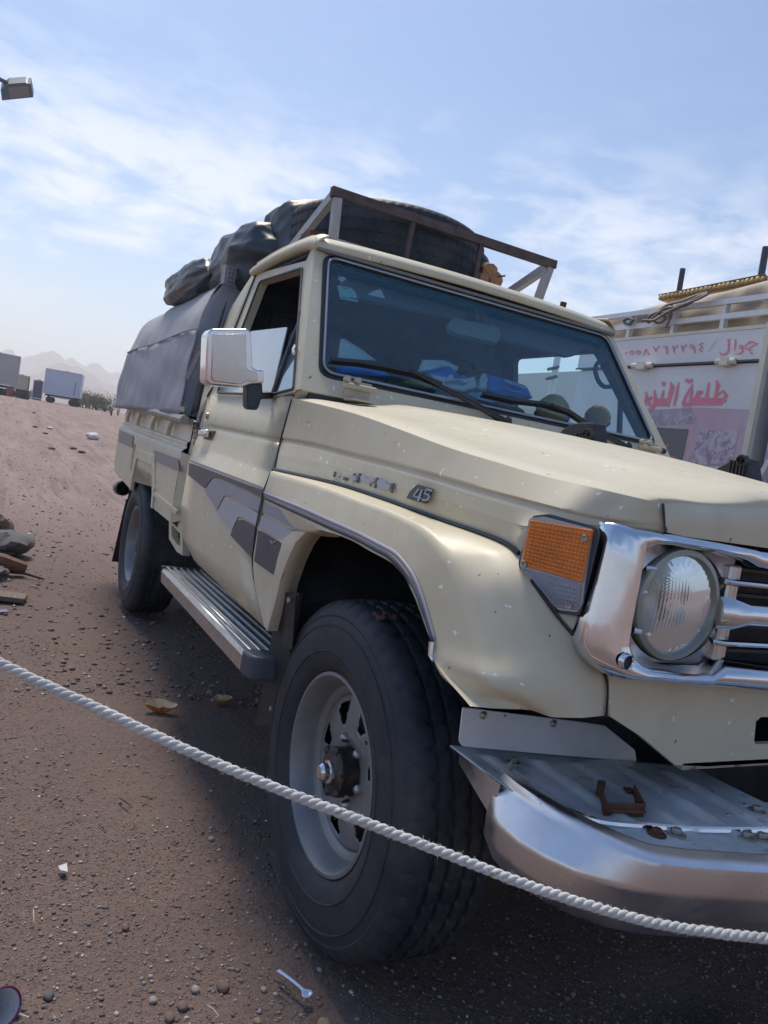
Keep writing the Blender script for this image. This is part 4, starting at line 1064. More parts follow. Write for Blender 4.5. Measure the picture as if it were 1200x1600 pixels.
# steering wheel (far side), rear-view mirror, sun visor, grab handle
g = Geo(); c = np.array([-1.02, .40, 1.27]); ax = np.array([-.45, 0, .9]); ax /= np.linalg.norm(ax); u = np.array([0, 1., 0]); v_ = np.cross(ax, u)
g.tube([c+(u*math.cos(t)+v_*math.sin(t))*.19 for t in np.linspace(0, 2*math.pi, 33)], .014, 8); g.lathe([(.06, 0), (.05, .03), (0, .035)], c, ax, 16); g.beam(c-u*.18, c+u*.18, .03, .02); g.beam(c, c-v_*.18, .03, .02)
g.make('steering_wheel', M('wheel_wrap', (.05, .05, .055), .5), TR, 40)
mm = [wsp(u, v, -.06) for u, v in ((700,505),(708,497),(774,509),(781,514),(782,530),(775,535),(710,520),(702,515))]
g = Geo(); g.prism(round_poly(mm, .01, 3), WN*-.02); o = g.make('rear_view_mirror', M('mirror_back', (.36, .40, .36), .5), TR, 30)
g = Geo(); g.tube([wsp(747,486,-.02), wsp(746,500,-.05)], .006, 8); g.make('mirror_stalk', MATS['mirror_back'], o)
vz = [wsp(u, v, -.07) for u, v in ((560,470),(905,556),(935,520),(560,420))]
g = Geo(); g.prism(round_poly([wsp(u, v, -.09) for u, v in ((760,478),(915,513),(917,540),(900,553),(885,556),(770,524))], .015, 3), WN*-.015); g.make('sun_visor', M('visor', (.20, .27, .30), .8), TR, 30)
g = Geo(); g.prism(round_poly([wsp(u, v, -.09) for u, v in ((530,424),(730,470),(728,500),(540,462))], .015, 3), WN*-.015); g.make('sun_visor', MATS['visor'], TR, 30)
gh = [(931,568),(930,580),(933,592),(940,602),(948,606),(955,603)]
P = [wsp(u, v, -.03) for u, v in ((944,562),(934,567),(930,578),(935,595),(944,604),(955,604))]
g = Geo(); g.tube(catmull(P, 3), .009, 8); g.make('grab_handle', CABIN, TR)
# far door with its window opening (seen through the windshield)
fd = [np.array([x, .775-(z-1.26)*.215, z]) for x, z in ((-.72, 1.27), (-1.62, 1.27), (-1.62, 1.70), (-1.05, 1.70))]
fo = [np.array([x, .780-(z-1.26)*.215, z]) for x, z in ((-.64, 1.24), (-1.72, 1.24), (-1.70, 1.775), (-.985, 1.775))]
ring('far_window_frame', round_poly(fo, .01, 3), round_poly(fd, .03, 3), CABIN, TR, (0, -.03, 0))
g = Geo(); g.tube([np.array([-.93, .735, 1.52]), np.array([-.92, .772, 1.27])], .012, 8); g.make('far_vent_divider', CABIN, TR)

# ---- bed
BP = np.array([-1.8, -.83, 1.0]); BD = np.array([-2.4, .07, 0]); BD /= np.linalg.norm(BD); BN = np.array([BD[1], -BD[0], 0]);
if BN[1] > 0: BN = -BN
def bp(u, v, off=0.0): return atp(u, v, BP+BN*off, BN)
def bxz(x, z, off=0.0):
    t = (x-BP[0])/BD[0]; return np.array([x, BP[1]+BD[1]*t, z])+BN*off
xF, xR = -1.80, bp(182,700)[0]
cr0, cr1 = bp(284,710)[2], bp(182,668)[2]
def zcr(x): return cr0+(cr1-cr0)*(x-xF)/(xR-xF)
af, ar, at_ = bp(237,795)[0], bp(206,770)[0], bp(222,713)[2]
zlo = .70
def bedrow(dz, off, xs): return [bxz(x, zcr(x)+dz, off) for x in xs]
xs = [xF, xF-.25, xF-.7, xF-1.2, xF-1.7, xR]
upper = [bedrow(.155, -.035, xs), bedrow(.060, -.032, xs), bedrow(.052, -.020, xs), bedrow(.040, -.020, xs), bedrow(.030, -.022, xs), bedrow(.014, -.002, xs), bedrow(-.010, .0, xs), bedrow(-.16, .002, xs)]
bed = panel('bed_side', upper, TR, nu=2, d=.006, t=.0)
zt_ = lambda x: zcr(x)-.16
def colm(x, z, off=.002): return bxz(x, z, off)
g = Geo()
zarch = at_
def bedplate(a, b, z0a, z0b, z1a, z1b): g.prism([colm(a, z1a), colm(b, z1b), colm(b, z0b), colm(a, z0a)], -BN*.01)
am = (af+ar)/2
# front part, over-arch part, rear part
P = [colm(xF, zt_(xF)), colm(af, zt_(af)), colm(af-.02, zarch-.12), colm(af+.01, .76), colm(af+.06, .70), colm(xF, .70)]
g.prism(P, -BN*.01)
P = [colm(af, zt_(af)), colm(ar, zt_(ar)), colm(ar, zarch-.16), colm(ar+.07, zarch-.02), colm(af-.12, zarch-.02), colm(af-.02, zarch-.12)]
g.prism(P, -BN*.01)
P = [colm(ar, zt_(ar)), colm(xR, zt_(xR)), colm(xR, .80), colm(xR+.10, .73), colm(ar+.0, .70), colm(ar, zarch-.16)]
g.prism(P, -BN*.01)
g.make('bed_lower_panel', CREAM, bed, 0)
# raised frame round the arch
fr_ = [colm(ar-.05, .70, .006), colm(ar-.05, zarch-.12, .006), colm(ar+.05, zarch+.035, .006), colm(af-.10, zarch+.035, .006), colm(af+.03, zarch-.10, .006), colm(af+.05, .80, .006), colm(af+.07, .70, .006)]
fi_ = [colm(ar-.004, .70, .006), colm(ar-.004, zarch-.15, .006), colm(ar+.07, zarch-.022, .006), colm(af-.12, zarch-.022, .006), colm(af-.022, zarch-.12, .006), colm(af+.008, .76, .006), colm(af+.03, .70, .006)]
V = fr_+fi_; F = [(i, i+1, 8+i, 7+i) for i in range(6)]; o = mesh('bed_arch_flare', V, F, CREAM, bed, 0); mod_solid(o, .012, 0); mod_bevel(o, .004)
# pressed ribs, faded stripe, front corner
o = decal('stripe', [(243,706),(279,719),(279,738),(243,722)], M('stripe_faded', (.24, .235, .24), .5, var=.06), bed, y=-.838)
bpts = [bp(u, v, .0045) for u, v in ((240,703),(279,718),(280,737),(242,720))]; bpy.data.objects.remove(o)
g = Geo(); g.prism(bpts, BN*.001); o = g.make('stripe', MATS['stripe_faded'], bed, 0); o['label'] = 'faded grey stripe on the bed side'
g = Geo(); g.prism([bp(u, v, .0045) for u, v in ((186,672),(208,681),(207,700),(185,690))], BN*.001); g.make('stripe', MATS['stripe_faded'], bed, 0)
g = Geo(); g.tube([bp(211,694,.004), bp(207,715,.004), bp(205,735,.004)], .008, 6); g.make('pressed_rib', CREAM, bed)
g = Geo(); g.beam(bp(242,772,.004), bp(277,801,.004), .012, .018); g.make('pressed_rib', CREAM, bed, 0)
g = Geo(); g.prism([colm(xF, zcr(xF)+.01, .0), colm(xF, .70, .0), colm(xF+.045, .72, -.035), colm(xF+.045, zcr(xF), -.035)], -BN*.004); g.make('bed_front_corner', CREAM, bed, 0)
# wheel-side lower bracket and bed floor, tail and far side
g = Geo(); g.box((-3.0, 0, .72), (2.40, 1.44, .06)); g.box((xF-.01, 0, .92), (.03, 1.5, .40)); g.make('bed_floor', DARK, TR, 0)
g = Geo(); g.box((xR+.01, 0, .93), (.03, 1.46, .46)); g.make('tailgate', CREAM, TR, 0)
sheet('bed_side', [mir(r) for r in (upper[0], upper[1], upper[5], [colm(x, .70) for x in xs])], CREAM, TR, nu=2, nv=1, lin=True, t=.0)
bk = [bp(u, v, -.03) for u, v in ((264,812),(285,832),(285,868),(276,862),(264,842))]
bki = [bp(u, v, -.03) for u, v in ((268,820),(281,833),(282,853),(277,851),(268,838))]
ring('step_bracket', bk, bki, CREAM, TR, -BN*.03)
# canvas cover
def cz(x): return 1.165+.012*(x-xF)/(xR-xF)
sec = [(-.835, .0), (-.828, .09), (-.815, .23), (-.790, .39), (-.748, .53), (-.675, .64), (-.53, .71), (-.28, .745), (0, .755)]
xs2 = [xF-.10, xF-.45, xF-.9, xF-1.4, xF-1.9, xR-.02]
crow = []
for k, (y, dz) in enumerate(sec):
    row = []
    for j, x in enumerate(xs2):
        yb = .985+.0*(x-xF)
        sag = -.010*math.sin(math.pi*((j % 2)))*0
        kx = 1.0-.035*(x-xF)/(xR-xF)
        yy = y*kx; wob = .004*math.sin(j*2.1+k*1.7)
        xx = x+(.0 if j else -.18*min(1, dz/.6))
        row.append(np.array([xx, yy-wob, cz(x)+dz*(1.0+.0*j)+wob*.5]))
    crow.append(row)
crow = crow+[mir(r) for r in crow[:-1]][::-1]
V, F = loft(crow, 8, 5)
# soft folds
V = np.array(V); fold = .0025*np.sin(V[:, 0]*9+V[:, 2]*7)+.0012*np.sin(V[:, 0]*23-V[:, 2]*11)+.0025*np.sin(V[:, 0]*5+V[:, 2]*31)
V[:, 1] += np.sign(V[:, 1]+1e-9)*fold*np.clip(np.abs(V[:, 1])/.3, 0, 1); V[:, 2] += fold*.6
cv = mesh('canvas_cover', V, F, CANVAS, TR, 80); mod_solid(cv, .006, 0)
cv['label'] = 'grey canvas tilt over the bed'
# darker lower cloth sewn on, with its seam
lowr = []
for dz_, k in ((.02, 0), (.10, 1), (.22, 2), (.36, 3)):
    lowr.append([p+np.array([0, -.007, .0]) for p in [crow[k][j]*1.0 for j in range(len(xs2))]])
lowr = [[q+np.array([(.02 if j == 0 else 0), 0, 0]) for j, q in enumerate(r)] for r in lowr]
V, F = loft(lowr, 8, 4); V = np.array(V); fold = .0025*np.sin(V[:, 0]*9+V[:, 2]*7)+.0012*np.sin(V[:, 0]*23-V[:, 2]*11)+.0025*np.sin(V[:, 0]*5+V[:, 2]*31); V[:, 1] -= fold
LOWC = M('canvas_lower', (.30, .305, .355), .78, var=.16, scale=5, spots=[((.26, .27, .31), 7, .62)], bmp=.4, bscale=6)
o = mesh('lower_cloth', V, F, LOWC, cv, 80); mod_solid(o, .002, 0)
g = Geo(); g.tube([p+np.array([0, -.004, 0]) for p in catmull(lowr[3], 6)], .0035, 5); g.make('seam', LOWC, cv)
for jj in (0.3, 0.6):
    g = Geo(); i_ = int(jj*(len(crow[0])-1)*1.0)
    g.tube([p+np.array([0, .001, -.001]) for p in catmull([crow[k][1+int(jj*4)] for k in range(0, 8)], 5)], .0028, 5); g.make('seam', CANVAS, cv)
for j in range(14):
    t = (j+.5)/14; x = xF-.12+(xR-xF+.1)*t; p = bxz(x, cz(x)+.035, .010); g = Geo(); g.lathe([(.006, .002), (.011, .003), (.012, 0)], p, BN, 12); g.make('eyelet', BOLT, cv)
# end walls of the cover
for jx in (0, -1):
    P = [r[jx] for r in crow]; g = Geo(); g.prism(P, (.01 if jx else -.01, 0, 0)); g.make('cover_end', CANVAS, cv, 0)
# batten strip and roll along the lower edge, front flap with pocket
BAT = M('batten_tan', (.32, .30, .24), .7, var=.15, scale=30)
g = Geo(); g.prism([bp(u, v, .012) for u, v in ((190,615),(290,636),(288,644),(189,621))], BN*.003); g.make('batten_strip', BAT, cv, 0)
g = Geo(); g.tube([bp(187,633,.004), bp(215,637,.006), bp(250,645,.006), bp(289,656,.006)], .020, 8); g.make('edge_roll', M('roll_white', (.36, .35, .31), .6, var=.15, scale=20), cv)
g = Geo(); g.prism([bp(u, v, .010) for u, v in ((310,549),(316,551),(297,593),(289,592))], BN*.004); g.make('flap_pocket', M('flap_canvas', (.15, .15, .18), .75), cv, 0)
fl_ = [[atx(350,470,-1.98), atx(330,530,-1.93), atx(312,590,-1.88), atx(297,648,-1.84)], [atx(353,470,-1.88), atx(336,530,-1.86), atx(320,590,-1.82), atx(308,640,-1.79)]]
sheet('front_flap', fl_, M('flap_dark', (.05, .052, .062), .8), cv, nu=4, nv=2, t=.006)
# hooks under the edge
for u, v in ((205,643),(222,646),(245,651),(271,658)):
    c = bp(u, v, -.02); g = Geo(); k = 1.0; g.prism([c+np.array([.05, 0, .0]), c+np.array([-.03, 0, .0]), c+np.array([-.045, 0, -.035]), c+np.array([-.02, 0, -.075]), c+np.array([-.01, 0, -.04])], BN*.022); mod_bevel(g.make('tie_hook', CREAM, bed, 0), .003)

# ---- roof rack
g = Geo(); TL, TRr = np.array([-1.262, -.515, 2.068]), np.array([-1.262, .515, 2.068])
g.beam(TL-np.array([0, .02, 0]), TRr+np.array([0, .02, 0]), .028, .034); rk = g.make('roof_rack', RUSTBAR, TR, 0); rk['label'] = 'welded steel roof rack with rusty front rail'
zb2 = 1.892
for s in (-1, 1):
    g = Geo(); g.beam((-1.262, .508*s, 2.05), (-1.285, .490*s, zb2), .03, .032, (1, 0, 0)); g.make('rack_post', RACKPAINT, rk, 0)
    g = Geo(); g.beam((-1.28, .515*s, 2.060), (-1.92, .515*s, 1.86), .028, .036); g.make('rack_side_rail', RACKPAINT, rk, 0)
    g = Geo(); g.beam((-1.28, .515*s, zb2-.01), (-2.0, .515*s, zb2-.01), .03, .03); g.make('rack_base_rail', RACKPAINT, rk, 0)
for u0, v0, u1, v1 in ((646,345,633,411),(752,378,741,441)):
    g = Geo(); g.beam(atx(u0, v0, -1.262), atx(u1, v1, -1.27), .016, .016, (1, 0, 0)); g.make('rack_upright', RUSTBAR, rk, 0)
g = Geo(); g.beam((-1.285, -.50, zb2), (-1.285, .50, zb2), .03, .034); g.make('rack_base_front', RACKPAINT, rk, 0)
g = Geo(); g.box(atx(487,378,-1.35), (.10, .06, .06)); g.make('rack_foot', RUST, rk, 0)
g = Geo(); g.beam(atx(475,385,-1.45), atx(540,382,-1.30), .02, .03); g.make('rack_foot', RUSTBAR, rk, 0)
for s in (-1, 1):
    for x in (-1.3, -1.9):
        g = Geo(); g.box((x, .56*s, 1.845), (.05, .10, .05)); g.make('rack_foot', RUSTBAR, rk, 0)
g = Geo(); g.beam(aty(877,488,.60), aty(881,472,.60), .02, .02, (1, 0, 0)); g.make('rack_stub', RUST, rk, 0)
# ================================================================== GROUND
def gh(x, y):
    d = np.sqrt(x*x+y*y)
    return np.interp(d, [0, 7, 14, 30, 50, 75, 130, 250, 600, 8000], [0, 0, .05, .32, .80, 1.30, 1.75, 2.5, 3.0, 3.0])
def relief(x, y):
    f = lambda a, b, c, s: np.sin(a*x+b*y+c)*s
    near = f(2.1, 1.3, .4, .006)+f(-1.2, 3.1, 1.9, .005)+f(5.3, -4.1, .2, .0025)+f(9.7, 7.9, 2.2, .0015)+f(17, -13, 1.1, .0008)
    far = f(.31, .22, .3, .03)+f(-.17, .41, 2.0, .03)+f(.9, -.6, 1.0, .012)
    d = np.sqrt(x*x+y*y)
    hole = -.05*np.exp(-(((x-.42)/.10)**2+((y-.02)/.13)**2))
    return near-.004+far*np.clip((d-7)/20, 0, 1)+hole
def build_ground():
    nr, na = 230, 420
    rad = np.concatenate([[0.0], np.geomspace(.25, 3200, nr)])
    th = np.linspace(0, 2*np.pi, na, endpoint=False)
    RR, TT = np.meshgrid(rad, th, indexing='ij')
    X = 0.6+RR*np.cos(TT); Y = -.8+RR*np.sin(TT); Z = gh(X, Y)+relief(X, Y)
    V = np.stack([X, Y, Z], -1).reshape(-1, 3)
    F = []
    for i in range(nr):
        for k in range(na):
            k2 = (k+1) % na; F.append((i*na+k, (i+1)*na+k, (i+1)*na+k2, i*na+k2))
    me = bpy.data.meshes.new('ground'); me.from_pydata(V.tolist(), [], F); me.update(); me.shade_smooth()
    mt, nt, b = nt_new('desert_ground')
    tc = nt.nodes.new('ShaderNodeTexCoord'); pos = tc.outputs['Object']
    big = noise(nt, .35, 6, .6, dist=.5); med = noise(nt, 2.3, 7, .65); fine = noise(nt, 55, 4, .7); grit = noise(nt, 240, 3, .7)
    tracks = noise(nt, 1.2, 7, .65, stretch=(.12, 1.9, 1)); ruts = noise(nt, 3.1, 4, .6, stretch=(.08, 1.5, 1))
    c = mixc(nt, ramp(nt, big, [(.35, 0), (.65, 1)]), (.160, .114, .098), (.215, .155, .135))
    c = mixc(nt, ramp(nt, med, [(.35, 0), (.7, .7)]), c, (.16, .125, .115))
    # sandier, paler further out; near gravel darkened in colour to stand for shade
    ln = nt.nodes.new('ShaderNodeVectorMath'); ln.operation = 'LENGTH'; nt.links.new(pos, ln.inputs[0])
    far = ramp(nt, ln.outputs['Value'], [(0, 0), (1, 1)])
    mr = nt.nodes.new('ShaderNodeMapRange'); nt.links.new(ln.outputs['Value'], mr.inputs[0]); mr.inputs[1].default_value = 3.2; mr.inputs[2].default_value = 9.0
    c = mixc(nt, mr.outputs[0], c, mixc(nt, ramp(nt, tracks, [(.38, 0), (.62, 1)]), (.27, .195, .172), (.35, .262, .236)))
    c = mixc(nt, ramp(nt, ruts, [(.54, 0), (.62, .55)]), c, (.17, .125, .115))
    c = mixc(nt, ramp(nt, noise(nt, 9, 6, .7), [(.56, 0), (.68, .6)]), c, (.15, .11, .10))
    c = mixc(nt, ramp(nt, fine, [(.52, 0), (.70, .65)]), c, (.085, .068, .064))
    c = mixc(nt, ramp(nt, grit, [(.60, 0), (.74, .8)]), c, (.36, .29, .26))
    nt.links.new(c, b.inputs['Base Color']); b.inputs['Roughness'].default_value = .95; b.inputs['Specular IOR Level'].default_value = .25
    p = bump(nt, b, med, .5, .05); p = bump(nt, b, fine, .9, .012, p); bump(nt, b, grit, .7, .004, p)
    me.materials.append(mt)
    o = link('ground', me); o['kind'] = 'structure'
build_ground()
def gz(x, y): return float(gh(np.array(x), np.array(y))+relief(np.array(x, float), np.array(y, float)))

ICO = None
def ico():
    t = (1+5**.5)/2
    v = np.array([(-1, t, 0), (1, t, 0), (-1, -t, 0), (1, -t, 0), (0, -1, t), (0, 1, t), (0, -1, -t), (0, 1, -t), (t, 0, -1), (t, 0, 1), (-t, 0, -1), (-t, 0, 1)], float)
    v /= np.linalg.norm(v[0])
    f = np.array([(0, 11, 5), (0, 5, 1), (0, 1, 7), (0, 7, 10), (0, 10, 11), (1, 5, 9), (5, 11, 4), (11, 10, 2), (10, 7, 6), (7, 1, 8), (3, 9, 4), (3, 4, 2), (3, 2, 6), (3, 6, 8), (3, 8, 9), (4, 9, 5), (2, 4, 11), (6, 2, 10), (8, 6, 7), (9, 8, 1)])
    return v, f
GRAV = [M('gravel_red', (.205, .15, .135), .9, var=.3, scale=60), M('gravel_grey', (.25, .22, .215), .9, var=.25, scale=60), M('gravel_dark', (.13, .10, .098), .85, var=.2, scale=60), M('gravel_pale', (.40, .35, .33), .8, var=.2, scale=60), M('gravel_glint', (.55, .55, .58), .25)]
def octa():
    v = np.array([(1, 0, 0), (-1, 0, 0), (0, 1, 0), (0, -1, 0), (0, 0, 1), (0, 0, -1)], float)
    return v, np.array([(0, 2, 4), (2, 1, 4), (1, 3, 4), (3, 0, 4), (2, 0, 5), (1, 2, 5), (3, 1, 5), (0, 3, 5)])
def gravel(name, n, gen, smin, smax, mats, wts, shape=ico):
    rng = np.random.default_rng(3+n)
    X, Y = gen(rng, n); n = len(X)
    s = smin*(smax/smin)**(rng.random(n)**2.2)
    v0, f0_ = shape(); nv_ = len(v0); nf_ = len(f0_)
    V = v0[None]*(1+.17*rng.standard_normal((n, nv_, 1)))
    V = V*s[:, None, None]*(np.stack([rng.uniform(.8, 1.25, n), rng.uniform(.7, 1.1, n), rng.uniform(.45, .8, n)], -1))[:, None, :]
    a = rng.uniform(0, 2*np.pi, n); ca, sa = np.cos(a), np.sin(a)
    Xr = V[..., 0]*ca[:, None]-V[..., 1]*sa[:, None]; Yr = V[..., 0]*sa[:, None]+V[..., 1]*ca[:, None]
    V = np.stack([Xr+X[:, None], Yr+Y[:, None], V[..., 2]+(gh(X, Y)+relief(X, Y)+s*.22)[:, None]], -1).reshape(-1, 3)
    F = (f0_[None]+(np.arange(n)*nv_)[:, None, None]).reshape(-1, 3)
    me = bpy.data.meshes.new(name); me.vertices.add(len(V)); me.vertices.foreach_set('co', V.ravel().astype(np.float32))
    me.loops.add(F.size); me.loops.foreach_set('vertex_index', F.ravel().astype(np.int32))
    me.polygons.add(len(F)); me.polygons.foreach_set('loop_start', np.arange(0, F.size, 3, dtype=np.int32))
    for x in mats: me.materials.append(x)
    mi = rng.choice(len(mats), size=n, p=wts); me.polygons.foreach_set('material_index', np.repeat(mi, nf_).astype(np.int32))
    me.update(); me.validate()
    o = link(name, me); o['kind'] = 'stuff'; return o
def g_fan(r0, r1, pw):
    def f(rng, n):
        # on the ground round the viewer, denser close by, thinner under the truck and on the trodden path
        r = r0+(rng.random(n)**pw)*(r1-r0); a = rng.uniform(R_(96), R_(205), n)
        X = CAM[0]+r*np.cos(a); Y = CAM[1]+r*np.sin(a)
        D = np.stack([X-CAM[0], Y-CAM[1], np.full(n, -CAM[2])], -1); zc = D@FW
        u = 600+FOC*(D@RX)/zc; v = 800-FOC*(D@UY)/zc
        dens = .55+.45*np.sin(1.7*X+2.9*Y)*np.sin(2.3*X-1.1*Y+1.0)
        keep = (zc > .2) & (u > -300) & (u < 1500) & (v < 1900) & (rng.random(n) < np.clip(.25+.75*dens, .15, 1)*np.where((X < -.6) & (Y > -1.2), .30, 1)*np.clip(1.5-r*.2, .2, 1))
        return X[keep], Y[keep]
    return f
W_ = [.46, .26, .17, .095, .015]
gravel('gravel', 60000, g_fan(.9, 6.5, 1.3), .0022, .0066, GRAV, W_)
gravel('fine_gravel', 330000, g_fan(.9, 6.5, 1.15), .0010, .0030, GRAV, W_, octa)

def g_far(rng, n):
    r = 3.2+(rng.random(n)**1.5)*50; a = rng.uniform(R_(150), R_(192), n)
    return CAM[0]+r*np.cos(a), CAM[1]+r*np.sin(a)
gravel('scattered_stones', 26000, g_far, .003, .019, GRAV, [.48, .26, .15, .105, .005], octa)

def thing_mesh(g, name, mat, label, cat, group=None, angle=35):
    o = g.make(name, mat, None, angle, base=True); tag(o, label, cat, group); return o
def blob(name, c, r, mat, label, cat, seed, rough=.25, sub=3, flat=None, group=None, parent=None):
    rng = np.random.default_rng(seed); v, f = ico(); v = [tuple(x) for x in v]; f = [tuple(x) for x in f]
    for _ in range(sub):
        cache = {}; nf = []
        def midp(a, b):
            k = (min(a, b), max(a, b))
            if k not in cache:
                m_ = (np.array(v[a])+np.array(v[b])); m_ /= np.linalg.norm(m_); v.append(tuple(m_)); cache[k] = len(v)-1
            return cache[k]
        for a, b, d in f:
            x, y, z = midp(a, b), midp(b, d), midp(d, a); nf += [(a, x, z), (b, y, x), (d, z, y), (x, y, z)]
        f = nf
    v = np.array(v); disp = np.zeros(len(v))
    for k in range(10):
        d = rng.standard_normal(3); d /= np.linalg.norm(d); fr = rng.uniform(1.2, 6); disp += np.abs(np.sin(v@d*fr+rng.uniform(0, 6)))*(1.4/fr)*.5
    disp = (disp-disp.mean())*rough
    V = v*(1+disp[:, None])*np.array(r)+np.array(c)
    if flat is not None: V[:, 2] = np.maximum(V[:, 2], flat)
    o = mesh(name, V, f, mat, parent, 40 if rough < .2 else 28, base=parent is None)
    if parent is None: tag(o, label, cat, group)
    return o
STONE = M('stone_grey', (.115, .11, .115), .85, var=.3, scale=9, bmp=.6, bscale=30)
STONEB = M('stone_brown', (.17, .115, .095), .85, var=.3, scale=30, bmp=.4, bscale=90)
STONET = M('stone_tan', (.27, .20, .14), .85, var=.25, scale=40, bmp=.4, bscale=90)
STONEP = M('stone_pale', (.30, .26, .24), .8, var=.2, scale=40)
for i, (u, v, r, mt, lb) in enumerate([
    (351,1532,.016, STONEB, 'largest rounded brown stone on the gravel left of the blue spoon'), (307,1535,.011, STONEP, 'pale stone just left of the large brown stone in the gravel'),
    (241,1551,.010, STONEP, 'pale round stone in the gravel, farthest left of the pale pair'), (414,1536,.008, STONEP, 'small pale stone between the brown stone and the blue spoon'),
    (508,1592,.017, STONET, 'tan flat stone at the bottom edge of the photo below the spoon'), (78,1544,.013, STONE, 'grey-green flat stone right of the fallen paper cup'),
    (287,1562,.013, STONEB, 'reddish stone below the two pale stones in the gravel'), (267,1580,.012, STONEB, 'brown stone at the lower edge under the reddish stone'),
    (198,1437,.011, STONEB, 'lone reddish-brown stone in the gravel above the others'), (331,1305,.010, STONEP, 'small pale stone on the bare dirt beside the front tyre'),
    (404,1585,.009, STONET, 'small yellowish stone near the bottom edge left of the tan stone')]):
    p = atz(u, v, 0.004); blob('stone', (p[0], p[1], gz(p[0], p[1])+r*.35), (r, r*.8, r*.55), mt, lb, 'stone', 40+i, .18, 2, group='larger stones in the gravel')

# rocks and boards at the left edge
def rock(u, v, w_, r, seed, lb, mat=STONE):
    p = atz(u, v, .0); blob('rock', (p[0], p[1], gz(p[0], p[1])+r[2]*.45), tuple(q*.82 for q in r), mat, lb, 'rock', seed, .75, 2, group='rocks in the pile at the left edge')
rock(6, 868, 0, (.26, .17, .12), 5, 'big angular grey rock in the pile at the left edge')
rock(-2, 838, 0, (.14, .10, .14), 8, 'upright brown-grey rock behind the big grey one', STONEB)
rock(30, 885, 0, (.05, .04, .03), 9, 'small pale rock chip under the big grey rock', STONEP)
rock(-8, 905, 0, (.10, .09, .07), 12, 'squarish rock at the left edge below the log', STONE)
WOODO = M('split_log', (.22, .115, .07), .8, var=.35, scale=12, bmp=.5, bscale=30, stretch=(1, 6, 6)); WOODG = M('old_board', (.16, .125, .105), .85, var=.3, scale=10, bmp=.5, bscale=25, stretch=(1, 8, 8))
a = atz(-25, 872, .10); b = atz(40, 888, .05); g = Geo(); g.tube([a, a*.6+b*.4+np.array([0, 0, .01]), b], [.055, .052, .040], 9); thing_mesh(g, 'split_log', WOODO, 'orange-brown split log leaning on the rock pile', 'log')
a = atz(8, 893, .02); b = atz(69, 905, .01); g = Geo(); g.tube([a, a*.5+b*.5+np.array([0, 0, .012]), b], [.010, .009, .005], 6); thing_mesh(g, 'dead_branch', M('bark_dark', (.06, .045, .045), .9), 'thin dark branch lying beyond the end of the log', 'branch')
a = atz(-30, 935, .0); b = atz(40, 941, .0); g = Geo(); g.beam(a+np.array([0, 0, .03]), b+np.array([0, 0, .02]), .14, .028); o = thing_mesh(g, 'old_board', WOODG, 'weathered flat board lying at the left edge', 'board', angle=0); mod_bevel(o, .004)
# litter
def flatbit(name, pts, z, mat, lb, cat, t=.002, curl=.0):
    P = [atz(u, v, z) for u, v in pts]; c = sum(P)/len(P); P = [p+np.array([0, 0, gz(c[0], c[1])+curl*(i % 2)]) for i, p in enumerate(P)]
    g = Geo(); g.prism(P, (0, 0, t)); o = g.make(name, mat, None, 0, base=True); tag(o, lb, cat); return o
PAPER = M('litter_white', (.55, .55, .56), .6, var=.08, scale=30)
flatbit('paper_scrap', [(92,1346),(105,1345),(107,1355),(100,1357),(95,1352)], .012, PAPER, 'white torn scrap on the gravel left of the tyre', 'scrap', .003, .006)
flatbit('foil_scrap', [(0,952),(11,951),(12,955),(0,956)], .012, M('foil_purple', (.14, .10, .28), .3), 'small purple foil scrap at the left edge below the board', 'scrap')
for u, v, w_, lb in ((46,833,5,'white litter fleck right of the rocks'), (10,899,6,'white crumpled scrap beside the branch'), (67,1086,4,'tiny white chip on the ground above the rope'), (194,963,5,'white chip on the ground below the rear wheel'), (76,683,9,'white flattened cup on the sandy flat'), (139,1061,4,'pale chip just below the rope at left')):
    p = atz(u, v, .0); z = gz(p[0], p[1]); dd = np.linalg.norm(p-CAM); r = w_*dd/1209*.6
    blob('litter_scrap', (p[0], p[1], z+r*.25), (r, r*.8, r*.35), PAPER, lb, 'litter', int(u), .3, 1, group='bits of white litter')
p = np.array([-25.5, -2.6, 0]); q = atd(149, 647, 27.5); blob('plastic_bag', (q[0], q[1], gz(q[0], q[1])+.10), (.26, .24, .13), PAPER, 'white plastic bag on the sand near the far bushes', 'bag', 3, .3, 2)
for i, (u, v, dd) in enumerate([(86,659,20), (58,644,30), (75,648,27), (120,657,21), (133,660,20), (55,634,45)]):
    q = atd(u, v, dd); blob('clod', (q[0], q[1], gz(q[0], q[1])+.03), (.12, .08, .035), STONEB, ['dark clod nearest the truck on the sandy flat', 'dark clod farthest left on the flat', 'dark clod beside another in mid distance', 'brown clod left of the tailgate', 'brown clod just left of the tailgate corner', 'dark clod near the trailer wheels'][i], 'clod', 60+i, .6, 2, group='dark clods on the sandy flat')
